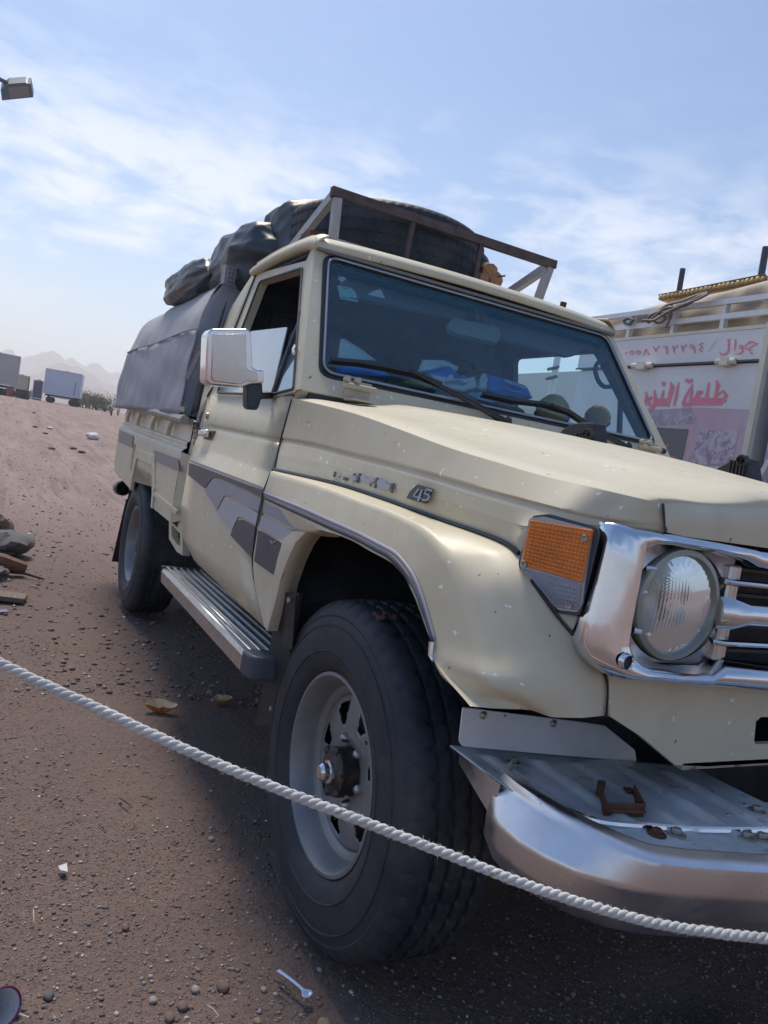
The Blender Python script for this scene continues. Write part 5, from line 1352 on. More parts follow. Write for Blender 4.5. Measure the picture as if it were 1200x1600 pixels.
# orange peels
PEELO = M('peel_orange', (.55, .17, .035), .5, var=.2, scale=60, bmp=.3, bscale=300); PEELI = M('peel_pith', (.62, .50, .34), .7, var=.12, scale=60)
def peel(u, v, s, rot, seed, lb):
    rng = np.random.default_rng(seed); p = atz(u, v, 0.0); z0 = gz(p[0], p[1]); n, m_ = 34, 8; V = []
    ph = rng.uniform(0, 6, 4); R1_ = .050*s
    for j in range(m_+1):
        for i in range(n):
            a = 2*math.pi*i/n; t = j/m_
            k = 1+.22*math.sin(2*a+ph[0])+.16*math.sin(3*a+ph[1])+.07*math.sin(7*a+ph[2])
            if -.5 < math.sin(a*.5+1.2)*1 < .0: k *= .75
            x = R1_*t*k*math.cos(a); y = R1_*.62*t*k*math.sin(a)
            z = .004+R1_*.85*t*t*(.80+.20*math.cos(a+rot-R_(165)))+.002*math.sin(5*a)
            V.append((p[0]+x*math.cos(rot)-y*math.sin(rot), p[1]+x*math.sin(rot)+y*math.cos(rot), z0+z))
    F = [(j*n+i, j*n+(i+1) % n, (j+1)*n+(i+1) % n, (j+1)*n+i) for i in range(n) for j in range(m_)]
    o = mesh('orange_peel', V, F, PEELI, None, 60, base=True); tag(o, lb, 'orange peel', 'orange peels')
    c = np.array([p[0], p[1], z0]); V2 = [tuple(c+(np.array(q)-c)*1.04-np.array([0, 0, .0030])) for q in V]; mesh('outer_skin', V2, F, PEELO, o, 60)
peel(248, 1116, 1.0, R_(60), 3, 'curled orange peel, the larger one, nearer the rope'); peel(345, 1104, .75, R_(110), 6, 'small curled orange peel nearer the running board')
# sticks
for a, b, r, mt, lb in (((187,1247),(206,1261),.0022, M('twig_dark', (.07, .05, .045), .9), 'short dark twig lying left of the front tyre'), ((220,1244),(237,1250),.0018, MATS['twig_dark'], 'second, straighter dark twig beside the first'), ((52,1421),(53,1441),.0010, M('straw', (.5, .42, .3), .8), 'pale straw standing in the gravel at left'), ((324,1570),(342,1588),.0010, MATS['straw'], 'bent pale straw near the bottom stones'), ((427,1531),(455,1549),.0016, MATS['twig_dark'], 'dark twig half buried left of the spoon')):
    A_ = atz(*a, .006); B_ = atz(*b, .008); g = Geo(); g.tube([A_, (A_+B_)/2+np.array([0, 0, .003]), B_], [r, r*1.1, r*.7], 6); thing_mesh(g, 'twig', mt, lb, 'twig')
# plastic spoon
SPM = M('spoon_plastic', (.38, .52, .80), .25, coat=.5, var=.04)
s0, s1, s2 = atz(434,1518,.012), atz(472,1549,.010), atz(487,1558,.010)
g = Geo(); d = (s1-s0)/np.linalg.norm(s1-s0); sn = np.cross(d, [0, 0, 1]); V = []; F = []; n = 26
path = [(0, .0030, .0), (.25, .0026, .001), (.5, .0022, .002), (.8, .0022, .001), (1.0, .0035, .0)]
Ltot = np.linalg.norm(s1-s0)
for i in range(n+1):
    t = i/n; w_ = np.interp(t, [0, .2, .78, .84, .90, .96, 1.0], [.0044, .0038, .0034, .0095, .0140, .0115, .001]); dep = np.interp(t, [0, .80, .86, .91, .97, 1.0], [0, 0, .004, .005, .003, 0])
    L_ = Ltot*1.32*t; c = s0+d*L_+np.array([0, 0, .002+.003*math.sin(t*3)])
    for j in range(7):
        k = j/6*2-1; V.append(c+sn*w_*k+np.array([0, 0, .0008-dep*(1-k*k)]))
F = [(i*7+j, (i+1)*7+j, (i+1)*7+j+1, i*7+j+1) for i in range(n) for j in range(6)]
o = mesh('plastic_spoon', V, F, SPM, None, 60, base=True); mod_solid(o, .0013, 0); tag(o, 'light blue plastic teaspoon lying on the gravel in front of the tyre', 'spoon')
# fallen paper cup with lid and stirrer at the corner
cc = atz(4, 1574, .03); ax_ = np.array([.75, .35, .35]); ax_ /= np.linalg.norm(ax_)
g = Geo(); g.lathe([(.0, -.075), (.022, -.075), (.033, .0), (.0345, .002), (.033, .003), (.031, .001), (.021, -.07), (0, -.07)], cc, ax_, 28); cup = thing_mesh(g, 'paper_cup', M('cup_purple', (.16, .03, .11), .45, var=.3, scale=40, spots=[((.5, .3, .45), 35, .62)]), 'purple and white paper cup lying at the bottom left corner', 'cup', angle=50)
g = Geo(); g.lathe([(.0305, .0005), (.021, -.069), (0, -.0695)], cc, ax_, 28); g.make('cup_inside', M('cup_white', (.70, .70, .72), .6), cup, 50)
lc = atz(23, 1568, .006); g = Geo(); g.lathe([(.013, 0), (.013, .004), (.010, .006), (0, .0055)], lc, (0.1, -.1, 1), 22); thing_mesh(g, 'cup_lid', M('lid_blue', (.10, .22, .55), .35), 'small blue round cap beside the fallen cup', 'bottle cap')
A_, B_ = atz(20, 1581, .012), atz(45, 1590, .006); g = Geo(); g.tube([A_, B_], .0016, 6); thing_mesh(g, 'stirrer', M('stirrer_white', (.6, .52, .5), .5), 'thin white stirrer sticking out from the fallen cup', 'stirrer')

# ================================================================== ROPE
ROPEM = M('rope_cotton', (.62, .61, .59), .85, var=.16, scale=18, spots=[((.44, .40, .35), 22, .62)], bmp=.6, bscale=300)
rp = [(-420,790),(-200,925),(0,1036),(150,1106),(300,1176),(430,1231),(560,1281),(700,1335),(850,1392),(1000,1437),(1100,1455),(1210,1467),(1420,1480),(1650,1482)]
hf = np.array([FW[0], FW[1], 0]); hf /= np.linalg.norm(hf); RP0 = CAM+hf*.93; RPN = hf
cen_ = catmull([atp(u, v, RP0, RPN) for u, v in rp], 60)
# resample by length
cen_ = np.array(cen_); seg = np.linalg.norm(np.diff(cen_, axis=0), axis=1); s_ = np.concatenate([[0], np.cumsum(seg)]); NN = 1500
ss = np.linspace(0, s_[-1], NN); CL = np.stack([np.interp(ss, s_, cen_[:, k]) for k in range(3)], -1)
Tt = np.gradient(CL, axis=0); Tt /= np.linalg.norm(Tt, axis=1)[:, None]; Uu = np.cross(Tt, [0, 0, 1.]); Uu /= np.linalg.norm(Uu, axis=1)[:, None]; Ww = np.cross(Uu, Tt)
rope = None
RR0 = .0066
for k in range(3):
    ph = 2*math.pi*k/3+2*math.pi*ss/.033
    off = (Uu*np.cos(ph)[:, None]+Ww*np.sin(ph)[:, None])*RR0*.50
    P = CL+off; rr = RR0*(.54+.02*np.sin(ss*700+k)+.025*np.sin(ss*61+2*k)+.02*np.sin(ss*23+k))
    g = Geo(); g.tube(list(P), list(rr), 9)
    if rope is None:
        rope = g.make('rope', ROPEM, None, 60, base=True); tag(rope, 'thick white twisted rope strung across in front of the pickup', 'rope'); 
    else: g.make('rope_strand', ROPEM, rope, 60)
rng = np.random.default_rng(5); g = Geo()
for i in range(1500):
    j = rng.integers(2, NN-2); a = rng.uniform(0, 2*np.pi); n0 = Uu[j]*math.cos(a)+Ww[j]*math.sin(a)
    b0 = CL[j]+n0*RR0*.9; d = n0*rng.uniform(.3, 1)+Tt[j]*rng.uniform(-1.2, 1.2)+rng.standard_normal(3)*.3; d /= np.linalg.norm(d); L_ = rng.uniform(.002, .0065); sd2 = np.cross(d, rng.standard_normal(3)); sd2 /= np.linalg.norm(sd2); w_ = .00022
    m1 = b0+d*L_*.6+n0*.0004; e = b0+d*L_+rng.standard_normal(3)*.0008
    g.add([b0-sd2*w_, b0+sd2*w_, m1+sd2*w_, m1-sd2*w_, e], [(0, 1, 2, 3), (3, 2, 4)])
fz = g.make('rope_fibres', ROPEM, rope, 0, fix=False); fz['kind'] = 'stuff'

for e_, dr_, lb_ in ((CL[0], -Tt[0], 'slim grey steel post holding the rope beyond the left edge'), (CL[-1], Tt[-1], 'slim grey steel post holding the rope beyond the right edge')):
    q_ = e_+dr_*.016; g = Geo(); g.tube([(q_[0], q_[1], 0), (q_[0], q_[1], q_[2]+.06)], .016, 14); po = thing_mesh(g, 'rope_post', SEAL, lb_, 'post', 'posts holding the rope')
    g = Geo(); g.lathe([(.018, -.012), (.026, -.006), (.026, .006), (.018, .012)], (q_[0], q_[1], q_[2]), (0, 0, 1), 16); g.make('rope_loop', ROPEM, po, 50)

# ================================================================== LOAD ON THE ROOF
ct = np.array([-1.76, -.055, 2.012]); V2, F2 = tyre_geo(.455, .27, .25, 210, ((-.07,), (-.024,), (.024,), (.07,)), gd=.004, sip=3)
V2 = np.array(V2); a = R_(2); V3 = np.stack([V2[:, 0], V2[:, 2], V2[:, 1]], -1); V3 = V3@np.array([[math.cos(a), 0, -math.sin(a)], [0, 1, 0], [math.sin(a), 0, math.cos(a)]]).T+ct
sp = mesh('spare_tyre', V3, F2, RUBBER, None, 30, base=True); fix_normals(sp); tag(sp, 'big worn truck tyre lying flat inside the roof rack', 'tyre')
g = Geo(); g.lathe([(.25, -.10), (.20, -.08), (.05, -.06), (0, -.06)], ct, (0, 0, 1), 30); g.make('rim_disc', DARK, sp, 40)
def bundle(name, c, r, seed, label, cat='tarpaulin', mat=TARP, fold=.115):
    rng = np.random.default_rng(seed); nu, nv = 150, 70; V = []; 
    U_ = np.linspace(0, 2*np.pi, nu, endpoint=False); Vv = np.linspace(-np.pi/2, np.pi/2, nv)
    UU, VV = np.meshgrid(U_, Vv, indexing='ij'); D = np.stack([np.cos(VV)*np.cos(UU), np.cos(VV)*np.sin(UU), np.sin(VV)], -1)
    dd = np.zeros(UU.shape)
    for k in range(14):
        d = rng.standard_normal(3); d /= np.linalg.norm(d); fr = rng.uniform(1.5, 9); e = rng.standard_normal(3)
        dd += (1-np.abs(np.sin(D@d*fr+.6*np.sin(D@e*2)+rng.uniform(0, 6)))**.7)*(1.3/fr)
    dd = (dd-dd.mean())*fold
    sq = (np.abs(D)**3).sum(-1)**(-1/3)            # squarer than an ellipsoid
    P = D*(sq*(1+dd))[..., None]*np.array(r)+np.array(c)
    V = P.reshape(-1, 3); F = [(i*nv+j, ((i+1) % nu)*nv+j, ((i+1) % nu)*nv+j+1, i*nv+j+1) for i in range(nu) for j in range(nv-1)]
    o = mesh(name, V, F, mat, None, 50, base=True); tag(o, label, cat, 'plastic-wrapped bundles on the roof'); return o
b1 = bundle('tarp_bundle', (-2.32, -.42, 1.925), (.50, .26, .195), 21, 'large wrinkled dark plastic-wrapped bundle behind the roof rack')
b3 = bundle('tarp_bundle', (-1.98, -.22, 2.02), (.30, .34, .19), 33, 'upper fold of dark plastic sheet tied against the rack rail')
b2 = bundle('tarp_bundle', (-2.95, -.60, 1.90), (.50, .16, .105), 27, 'small flat dark bundle hanging over the canvas tilt')
g = Geo(); g.tube([atx(u, v, -1.75) for u, v in ((483,335),(470,352),(458,372),(462,392))], .006, 6); g.tube([atx(u, v, -1.9) for u, v in ((478,328),(486,321),(494,318),(498,330))], .014, 8); g.lathe([(.0, -.02), (.02, 0), (0, .02)], atx(474,325,-1.9), (0, 1, .3), 10); thing_mesh(g, 'tie_cord', M('cord_grey', (.20, .19, .20), .8), 'knotted grey cord tying the bundle to the rack rail', 'cord')
q = atx(357, 431, -2.02); g = Geo(); g.box(q, (.03, .055, .085), (np.array([.96, .28, 0]), np.array([-.28, .96, 0]), np.array([.0, .0, 1.])))
bx_ = thing_mesh(g, 'carton', M('carton_lilac', (.42, .40, .46), .6), 'small pale patterned carton tucked under the bundle', 'carton', angle=0)
g = Geo()
for i in range(3):
    for j in range(4): g.box(q+np.array([.017, -.016+i*.016, -.03+j*.02])+np.array([0, 0, 0]), (.002, .010, .012), (np.array([.96, .28, 0]), np.array([-.28, .96, 0]), np.array([.0, .0, 1.])))
k = g.make('carton_print', M('print_mauve', (.25, .20, .28), .6), bx_, 0); k['kind'] = 'stuff'
g = Geo(); g.tube([atx(u, v, -2.6) for u, v in ((296,464),(312,458),(330,448),(341,437))], .008, 6); thing_mesh(g, 'green_hose', M('hose_green', (.06, .16, .10), .5), 'thin green hose along the edge of the small bundle', 'hose')
FIRE = M('firewood', (.30, .15, .08), .8, var=.4, scale=18, bmp=.4, bscale=40); FIREE = M('wood_end', (.42, .25, .15), .8, var=.2, scale=60)
for i, (u, v, r, dx, lb) in enumerate([(766,425,.036,(-.9, .2, .25),'upper split log beside the roof tyre'), (776,437,.034,(-.95, .0, .0),'lower round log end facing forward beside the roof tyre'), (757,437,.030,(-.9, -.2, .05),'darker log squeezed against the roof tyre')]):
    c = atx(u, v, -1.36); d = np.array(dx); g = Geo(); g.tube([c, c+d*.16, c+d*.32], [r, r*1.05, r], 9); o = thing_mesh(g, 'firewood_log', FIRE, lb, 'firewood', 'firewood on the roof')
    g = Geo(); g.lathe([(r*.93, .0), (r*.5, .003), (0, .004)], c, -d, 9); g.make('cut_end', FIREE, o, 30)
blob('black_bag', tuple(atx(747, 420, -1.50)), (.06, .05, .075), BLACKGLOSS, 'crumpled black bag between the roof tyre and the firewood', 'bag', 15, .4, 2)
g = Geo(); g.tube([atx(778,432,-1.34), atx(789,431,-1.30)], .004, 6); thing_mesh(g, 'iron_rod', RUST, 'short thin iron rod poking out of the firewood', 'rod')

# things on the dashboard
BLUEB = M('bag_blue', (.03, .26, .85), .4, var=.2, scale=12); WHB = M('bag_white', (.85, .95, .97), .5, var=.12, scale=14, bmp=.3, bscale=20)
def crumple(name, px, off, th, mat, lb, cat, group=None, parent=None):
    P = [wsp(u, v, off) for u, v in px]; c = sum(P)/len(P); rng = np.random.default_rng(int(px[0][0])); V = [c+WN*th*.4]; 
    rings_ = 5; n = len(P)
    for k in range(1, rings_+1):
        t = k/rings_
        for p in P: V.append(c+(p-c)*t+WN*(th*.4*(1-t*t)+rng.uniform(-.15, .15)*th*(1 if k < rings_ else 0)))
    F = [(0, 1+i, 1+(i+1) % n) for i in range(n)]
    for k in range(rings_-1): F += [(1+k*n+i, 1+(k+1)*n+i, 1+(k+1)*n+(i+1) % n, 1+k*n+(i+1) % n) for i in range(n)]
    o = mesh(name, V, F, mat, parent, 30, base=parent is None); mod_solid(o, th*.5, 1)
    if parent is None: tag(o, lb, cat, group)
    return o
GRP = 'tissue packs on the dashboard'
t1 = crumple('tissue_pack', [(527,573),(560,572),(596,577),(613,590),(570,587),(530,583)], -.09, .03, BLUEB, 'blue and white tissue pack at the left end of the dashboard', 'tissue pack', GRP)
crumple('tissue', [(529,553),(532,530),(538,529),(566,546),(588,563),(548,562),(530,560)], -.11, .02, WHB, '', '', parent=t1)
t2 = crumple('tissue_pack', [(666,582),(672,578),(700,573),(722,590),(736,592),(735,598),(700,598),(688,592)], -.10, .04, BLUEB, 'crumpled blue and white tissue pack in the middle of the dashboard', 'tissue pack', GRP)
crumple('tissue', [(652,581),(660,562),(695,563),(717,573),(715,580),(690,577),(668,582)], -.12, .03, WHB, '', '', parent=t2)
crumple('wrapper', [(667,583),(684,588),(697,598),(720,600),(745,588),(746,605),(725,612),(700,606),(680,596)], -.085, .03, WHB, '', '', parent=t2)
t3 = crumple('tissue_pack', [(760,584),(790,592),(815,601),(825,607),(832,622),(800,620),(770,612),(761,607)], -.09, .04, BLUEB, 'upright blue tissue pack right of the middle on the dashboard', 'tissue pack', GRP)
crumple('pack_end', [(747,594),(753,583),(760,584),(763,596),(760,610),(746,608)], -.095, .03, WHB, '', '', parent=t3)
strokes('pack_lettering', [([(789,594),(800,599),(812,602),(822,606)], 5), ([(787,602),(800,611),(815,613)], 1.2)], M('pack_print', (.50, .62, .80), .5), t3, lambda u, v: wsp(u, v, -.055), 3, tuple(WN*.001))
strokes('pack_lettering', [([(698,596),(712,594),(724,595)], 2)], MATS['pack_print'], t2, lambda u, v: wsp(u, v, -.06), 3, tuple(WN*.001))
crumple('paper_sheet', [(727,613),(760,612),(790,627),(770,629),(745,623)], -.10, .012, M('paper_blue', (.30, .48, .68), .6), 'pale blue paper lying flat on the dashboard', 'paper')
crumple('yellow_wrapper', [(622,598),(640,592),(675,598),(690,606),(660,606)], -.07, .012, M('wrap_yellow', (.30, .30, .10), .6, var=.3, scale=40), 'yellowish wrapper low behind the windshield', 'wrapper')
TANB = M('tan_ball', (.90, .50, .16), .6, var=.1, scale=20)
for (u, v, r, dx, lb) in ((864,641,.070,-.98,'yellow-brown round cap on the far end of the dashboard'), (934,651,.055,-.98,'orange-tan round cap beside the far door')):
    c = atx(u, v, dx); g = Geo(); g.lathe([(.0, r*.9), (r*.5, r*.78), (r*.86, r*.4), (r, 0), (r*.9, -r*.3)], c, (.4, -.3, .8), 24); o = thing_mesh(g, 'round_cap', TANB, lb, 'cap', 'round caps on the dashboard', 60)
    g = Geo(); g.lathe([(r*.9, -r*.3), (r*1.05, -r*.35), (r*1.0, -r*.45), (.0, -r*.4)], c, (.4, -.3, .8), 24); g.make('cap_band', M('cap_dark', (.14, .16, .20), .6), o, 60)

# ================================================================== SECOND TRUCK
Y2 = 2.6
T2 = empty('box_truck', (-2.3, 3.6, 0), 'white high-sided truck with pink Arabic lettering and printed food pictures parked beyond the pickup', 'truck')
WP = M('truck_white', (.76, .77, .77), .5, var=.07, scale=2.5, spots=[((.42, .38, .33), 5, .70), ((.3, .17, .1), 60, .76)], bmp=.08, bscale=5)
WPC = M('truck_cream_edge', (.70, .67, .56), .55, var=.1, spots=[((.3, .2, .13), 30, .68)])
GREYP = M('truck_blue_grey', (.50, .57, .66), .5, var=.08, scale=3)
X2r, X2f = -3.50, aty(1190, 562, Y2)[0]
zt2 = aty(1190, 513, Y2)[2]; zh2 = aty(1190, 563, Y2)[2]
g = Geo(); g.box(((X2r+X2f)/2, Y2+1.15, (zt2+zh2)/2), (X2f-X2r, 2.3, zt2-zh2)); up = g.make('upper_board', WP, T2, 0)
g = Geo(); g.box(((X2r+X2f)/2, Y2+1.15, (1.05+zh2)/2-.006), (X2f-X2r-.03, 2.28, zh2-1.05-.012)); dn = g.make('drop_side', WP, T2, 0)
g = Geo(); g.box(((X2r+X2f)/2, Y2+1.15, zh2), (X2f-X2r, 2.2, .03)); g.make('side_gap', DARK, T2, 0)
g = Geo(); g.beam((X2r, Y2-.012, zh2), (X2f, Y2-.012, zh2), .010, .012); g.make('hinge_rod', SEAL, T2, 0)
for u in ((992, 1023), (1122, 1152)):
    a = aty(u[0], 570, Y2); b = aty(u[1], 570, Y2); g = Geo(); g.tube([(a[0], Y2-.022, zh2), (b[0], Y2-.022, zh2)], .020, 10); g.box(((a[0]+b[0])/2, Y2-.02, zh2-.004), (abs(b[0]-a[0])*.4, .05, .05)); g.make('side_hinge', WPC, T2, 30)
g = Geo(); g.beam((X2r, Y2+.02, zt2+.012), (X2f+.02, Y2+.02, zt2+.012), .05, .022); g.make('top_edge', WPC, T2, 0)
zr1 = aty(1190, 463, Y2)[2]; zr0 = aty(1190, 487, Y2)[2]
RAILM = M('rail_pale', (.70, .72, .73), .45, .2, var=.08, spots=[((.3, .22, .16), 40, .74)])
for zz in (zr1, zr0):
    g = Geo(); g.beam((X2r-.02, Y2+.02, zz), (X2f+1.6, Y2+.02, zz), .03, .036); g.make('side_rail', RAILM, T2, 0)
for u in (978, 1046, 1122):
    p = aty(u, 525, Y2); g = Geo(); g.beam((p[0], Y2+.03, zt2), (p[0], Y2+.03, zr1), .03, .04, (0, 1, 0)); g.make('rail_post', RAILM, T2, 0)
for x in (X2r+.02,):
    g = Geo(); g.beam((x, Y2+.03, zt2), (x, Y2+.03, zr1), .03, .04, (0, 1, 0)); g.make('rail_post', RAILM, T2, 0)
g = Geo(); g.beam((X2f+.02, Y2+.0, 1.0), (X2f+.02, Y2+.0, zt2+.03), .04, .04, (0, 1, 0)); g.make('corner_post', WPC, T2, 0)
g = Geo(); g.box((X2f+1.1, Y2+1.15, 1.85), (2.0, 2.16, .9)); g.make('cab_box', GREYP, T2, 0)
g = Geo(); g.box((X2f+1.1, Y2+1.15, 1.16), (2.0, 2.05, .45)); g.make('cab_lower', M('truck_lower_grey', (.30, .34, .40), .5, var=.1), T2, 0)
g = Geo(); g.beam(aty(1180, 765, Y2-.1), aty(1206, 722, Y2-.1), .03, .07, (0, 1, 0)); g.make('step_strut', RAILM, T2, 0)
g = Geo(); g.box(((X2r+X2f)/2+1, Y2+1.15, .90), (X2f-X2r+2, .9, .25)); g.make('truck_frame', DARK, T2, 0)
for x in (X2r+.8, X2r+1.8, X2f+1.4):
    for yy in (Y2+.25, Y2+2.05):
        g = Geo(); g.lathe([(.26, -.13), (.48, -.12), (.50, -.06), (.50, .06), (.48, .12), (.26, .13)], (x, yy, .5), (0, 1, 0), 36); tw = g.make('truck_wheel', RUBBER, T2, 40)
        g = Geo(); g.lathe([(.26, -.125), (.24, -.08), (.10, -.05), (.10, -.11), (0, -.115)], (x, yy, .5), (0, 1, 0), 28); g.make('truck_rim', RIM, tw, 40)
# lettering (flat print on the boards)
PINK = M('letter_pink', (.80, .26, .34), .55, var=.12, scale=6, spots=[((.62, .55, .55), 30, .68)]); PINKL = M('letter_edge_pale', (.74, .60, .62), .6)
def z7(pts): return [(960+x/5.0, 510+y/5.0) for x, y in pts]
def z8(pts): return [(980+x/7.059, 580+y/7.059) for x, y in pts]
on2 = lambda u, v: aty(u, v, Y2-.0035)
def circ_(cx, cy, r, n=12, a0=0, a1=360): return [(cx+r*math.cos(R_(a0+(a1-a0)*k/n)), cy+r*math.sin(R_(a0+(a1-a0)*k/n))) for k in range(n+1)]
L7 = [([(86,205),(98,211)], 14), (circ_(136,205,14), 8), (circ_(187,203,14), 8), ([(224,228),(246,176)], 8), ([(246,176),(270,222)], 11), ([(304,156),(322,194)], 11), ([(322,194),(350,150)], 7),
      ([(378,160),(410,160)], 9), ([(408,158),(412,216)], 11), ([(456,150),(470,206)], 11), ([(457,152),(464,166),(478,166),(494,146)], 8), ([(524,148),(540,202)], 11), ([(525,150),(532,163),(546,163),(562,142)], 8),
      (circ_(605,156,14), 8), ([(618,158),(630,208)], 11), ([(692,128),(660,144),(688,160)], 9), ([(688,160),(662,184),(690,200)], 10), ([(800,104),(735,196)], 3),
      ([(905,98),(880,108)], 9), ([(892,104),(890,190),(868,218),(838,222),(820,200)], [10, 14, 16, 18, 6]), ([(946,102),(938,188)], [13, 9]), (circ_(990,160,13), 10), ([(1003,162),(1000,196),(975,214),(930,218)], [13, 13, 9, 3]),
      ([(1020,152),(1060,118),(1120,134),(1065,160),(1040,180)], [8, 16, 14, 9, 8]), ([(1018,158),(1035,180),(1076,186)], 9), ([(1060,203),(1078,211)], 14)]
for i7, (pts, wd) in enumerate(L7):
    wd2 = [x/5 for x in wd] if hasattr(wd, '__len__') else wd/5
    strokes('phone_lettering', [(z7(pts), wd2)], PINK, up, lambda u, v: aty(u, v, Y2-.003-.0001*i7), 1, (0, -.0005, 0))
L8 = [([(1050,335),(700,335)], 82), ([(985,98),(1002,150),(962,320)], [10, 44, 22]), ([(958,330),(1000,255),(1062,218),(1092,262),(1062,340)], [16, 16, 26, 36, 40]), ([(905,122),(868,320)], [14, 38]), ([(838,225),(790,240),(770,290),(800,340)], [22, 56, 60, 40]),
      ([(718,140),(705,250),(700,345)], [10, 34, 44]), ([(700,175),(650,270),(612,365)], [8, 24, 36]), ([(605,372),(700,368)], 36), ([(640,104),(672,104)], 34), ([(686,98),(720,110)], 34), ([(672,100),(690,130)], 26),
      ([(568,122),(540,270),(512,385)], [8, 30, 14]), ([(480,118),(498,170),(440,385)], [8, 48, 34]), ([(300,340),(450,345)], 78), ([(402,205),(378,320)], [8, 30]), ([(400,115),(402,165)], [34, 30]),
      ([(300,205),(308,300),(305,370),(250,430),(188,446)], [8, 34, 40, 34, 10]), ([(240,310),(275,290)], 30), ([(238,300),(240,370),(300,376)], [14, 22, 26]), ([(207,222),(216,300),(190,380),(150,420)], [8, 34, 34, 12])]
for i8, (pts, wd) in enumerate(L8):
    wd2 = [x/7.059 for x in wd] if hasattr(wd, '__len__') else wd/7.059
    wl_ = [x+2.4 for x in wd2] if hasattr(wd2, '__len__') else wd2+2.4
    strokes('name_edge', [(z8(pts), wl_)], PINKL, dn, lambda u, v: aty(u, v, Y2+.0092-.00005*i8), 1, (0, -.0005, 0))
    strokes('name_lettering', [(z8(pts), wd2)], PINK, dn, lambda u, v: aty(u, v, Y2+.0078-.0001*i8), 1, (0, -.0005, 0))
def z9(pts): return [(940+x/4.615, 560+y/4.615) for x, y in pts]
def banner(name, pts, off, mat, lb, parent=dn):
    g = Geo(); g.prism([aty(u, v, Y2+.01-off) for u, v in z9(pts)], (0, -.0008, 0)); o = g.make(name, mat, parent, 0); o['label'] = lb; return o
def banmat(name, a, b, c_, sc, th=(.4, .6)):
    mt, nt, bb = nt_new(name); n = noise(nt, sc, 6, .65, dist=.8); n2 = noise(nt, sc*2.2, 5, .6, dist=1.5)
    col = mixc(nt, ramp(nt, n, [(th[0], 0), (th[1], 1)]), a, b); col = mixc(nt, ramp(nt, n2, [(.52, 0), (.60, .8)]), col, c_); nt.links.new(col, bb.inputs['Base Color']); bb.inputs['Roughness'].default_value = .55; return mt
banner('pink_banner', [(300,375),(650,352),(1075,370),(1030,760),(300,800)], .0042, banmat('ban_pink', (.62, .48, .55), (.64, .36, .44), (.58, .50, .58), 1.6), 'faded pink printed banner')
banner('banner_skyline', [(330,372),(650,362),(690,470),(350,488)], .0052, banmat('ban_grey', (.50, .45, .50), (.36, .30, .38), (.60, .55, .58), 9), 'faded purple-grey skyline print')
dp = banner('dark_picture', [(372,495),(628,512),(575,765),(400,765),(345,760)], .0062, M('ban_dark', (.17, .17, .175), .5, var=.08), 'dark grey picture of embers')
banner('food_picture', [(690,515),(985,525),(945,745),(650,780)], .0062, banmat('ban_food', (.62, .58, .62), (.40, .26, .42), (.70, .66, .68), 16, (.42, .56)), 'white and purple food picture')
for k, pts in enumerate([[(395,590),(405,610),(390,625)], [(480,615),(465,640),(440,655)], [(510,700),(515,745),(500,765)], [(530,710),(540,745)], [(455,640),(475,665)]]):
    strokes('ember_print', [(z9(pts), 2.2)], M('ember', (.62, .30, .26), .5), dn, lambda u, v: aty(u, v, Y2+.0025), 1, (0, -.0005, 0))
# its load: tan tarpaulin, gilt frame, poles, rope
TAN = M('tan_tarpaulin', (.42, .35, .28), .75, var=.18, scale=2.5, bmp=.8, bscale=4)
xs4 = np.linspace(X2r-.05, X2f+1.5, 60); V = []; F = []; nz = 26
for i, x in enumerate(xs4):
    zt = np.interp(x, [X2r-.05, X2r+.1, X2r+.6, X2r+1.2, X2f+.1, X2f+1.5], [zt2+.08, zr1+.06, zr1+.11, zr1+.14, zr1+.20, zr1+.30])
    for j in range(nz):
        t = j/(nz-1)
        if t < .45: y = Y2+.10-.02*math.sin(t*7); z = zt2-.05+(zt-.10-zt2+.05)*(t/.45)
        elif t < .6: k = (t-.45)/.15; y = Y2+.10+.18*k*k; z = zt-.10+.10*math.sin(k*math.pi/2)
        else: k = (t-.6)/.4; y = Y2+.28+1.7*k; z = zt+.05*math.sin(k*3.1)
        wv = .018*math.sin(x*9+z*6)+.012*math.sin(x*21-z*13)+.010*math.sin(x*5.1+z*30)
        V.append((x, y+wv, z+wv*.4))
F = [(i*nz+j, (i+1)*nz+j, (i+1)*nz+j+1, i*nz+j+1) for i in range(59) for j in range(nz-1)]
o = mesh('load_cover', V, F, TAN, None, 60, base=True); mod_solid(o, .01, 0); tag(o, 'tan tarpaulin over the load of the white truck', 'tarpaulin')
GOLD = M('gilt', (.42, .27, .10), .5, .2, var=.45, scale=30, spots=[((.62, .48, .26), 40, .52)], bmp=.8, bscale=60); GOLDD = M('gilt_brown', (.20, .12, .05), .6, var=.3, scale=40)  # second gilt is a darker brown for the moulding strips
YF = Y2+.35
fA, fB = aty(1032, 470, YF), aty(1198, 441, YF); fz0 = fA[2]; 
gA = aty(1032, 462, YF); gB = aty(1197, 430, YF)
g = Geo(); g.prism([fA, fB, gB, gA], (0, .10, 0)); fr = thing_mesh(g, 'gilt_frame', GOLD, 'carved gilt furniture rail lying on the tan tarpaulin', 'carved rail', angle=0)
rng = np.random.default_rng(9)
for k in range(24):
    t = (k+.5)/24; c = (fA*(1-t)+fB*t)*.45+(gA*(1-t)+gB*t)*.55+np.array([0, -.012, 0]); r = .022+.006*rng.random(); g = Geo(); g.lathe([(0, r*.7), (r*.6, r*.5), (r, 0), (r*.8, -r*.3)], c, (rng.uniform(-.4, .4), -1, rng.uniform(-.3, .5)), 8); g.make('carved_boss', GOLD, fr, 40)
g = Geo(); g.beam(fA+np.array([0, -.01, .01]), fB+np.array([0, -.01, .01]), .03, .014); g.beam(gA+np.array([0, -.01, 0]), gB+np.array([0, -.01, 0]), .025, .010); g.make('frame_moulding', GOLDD, fr, 0)
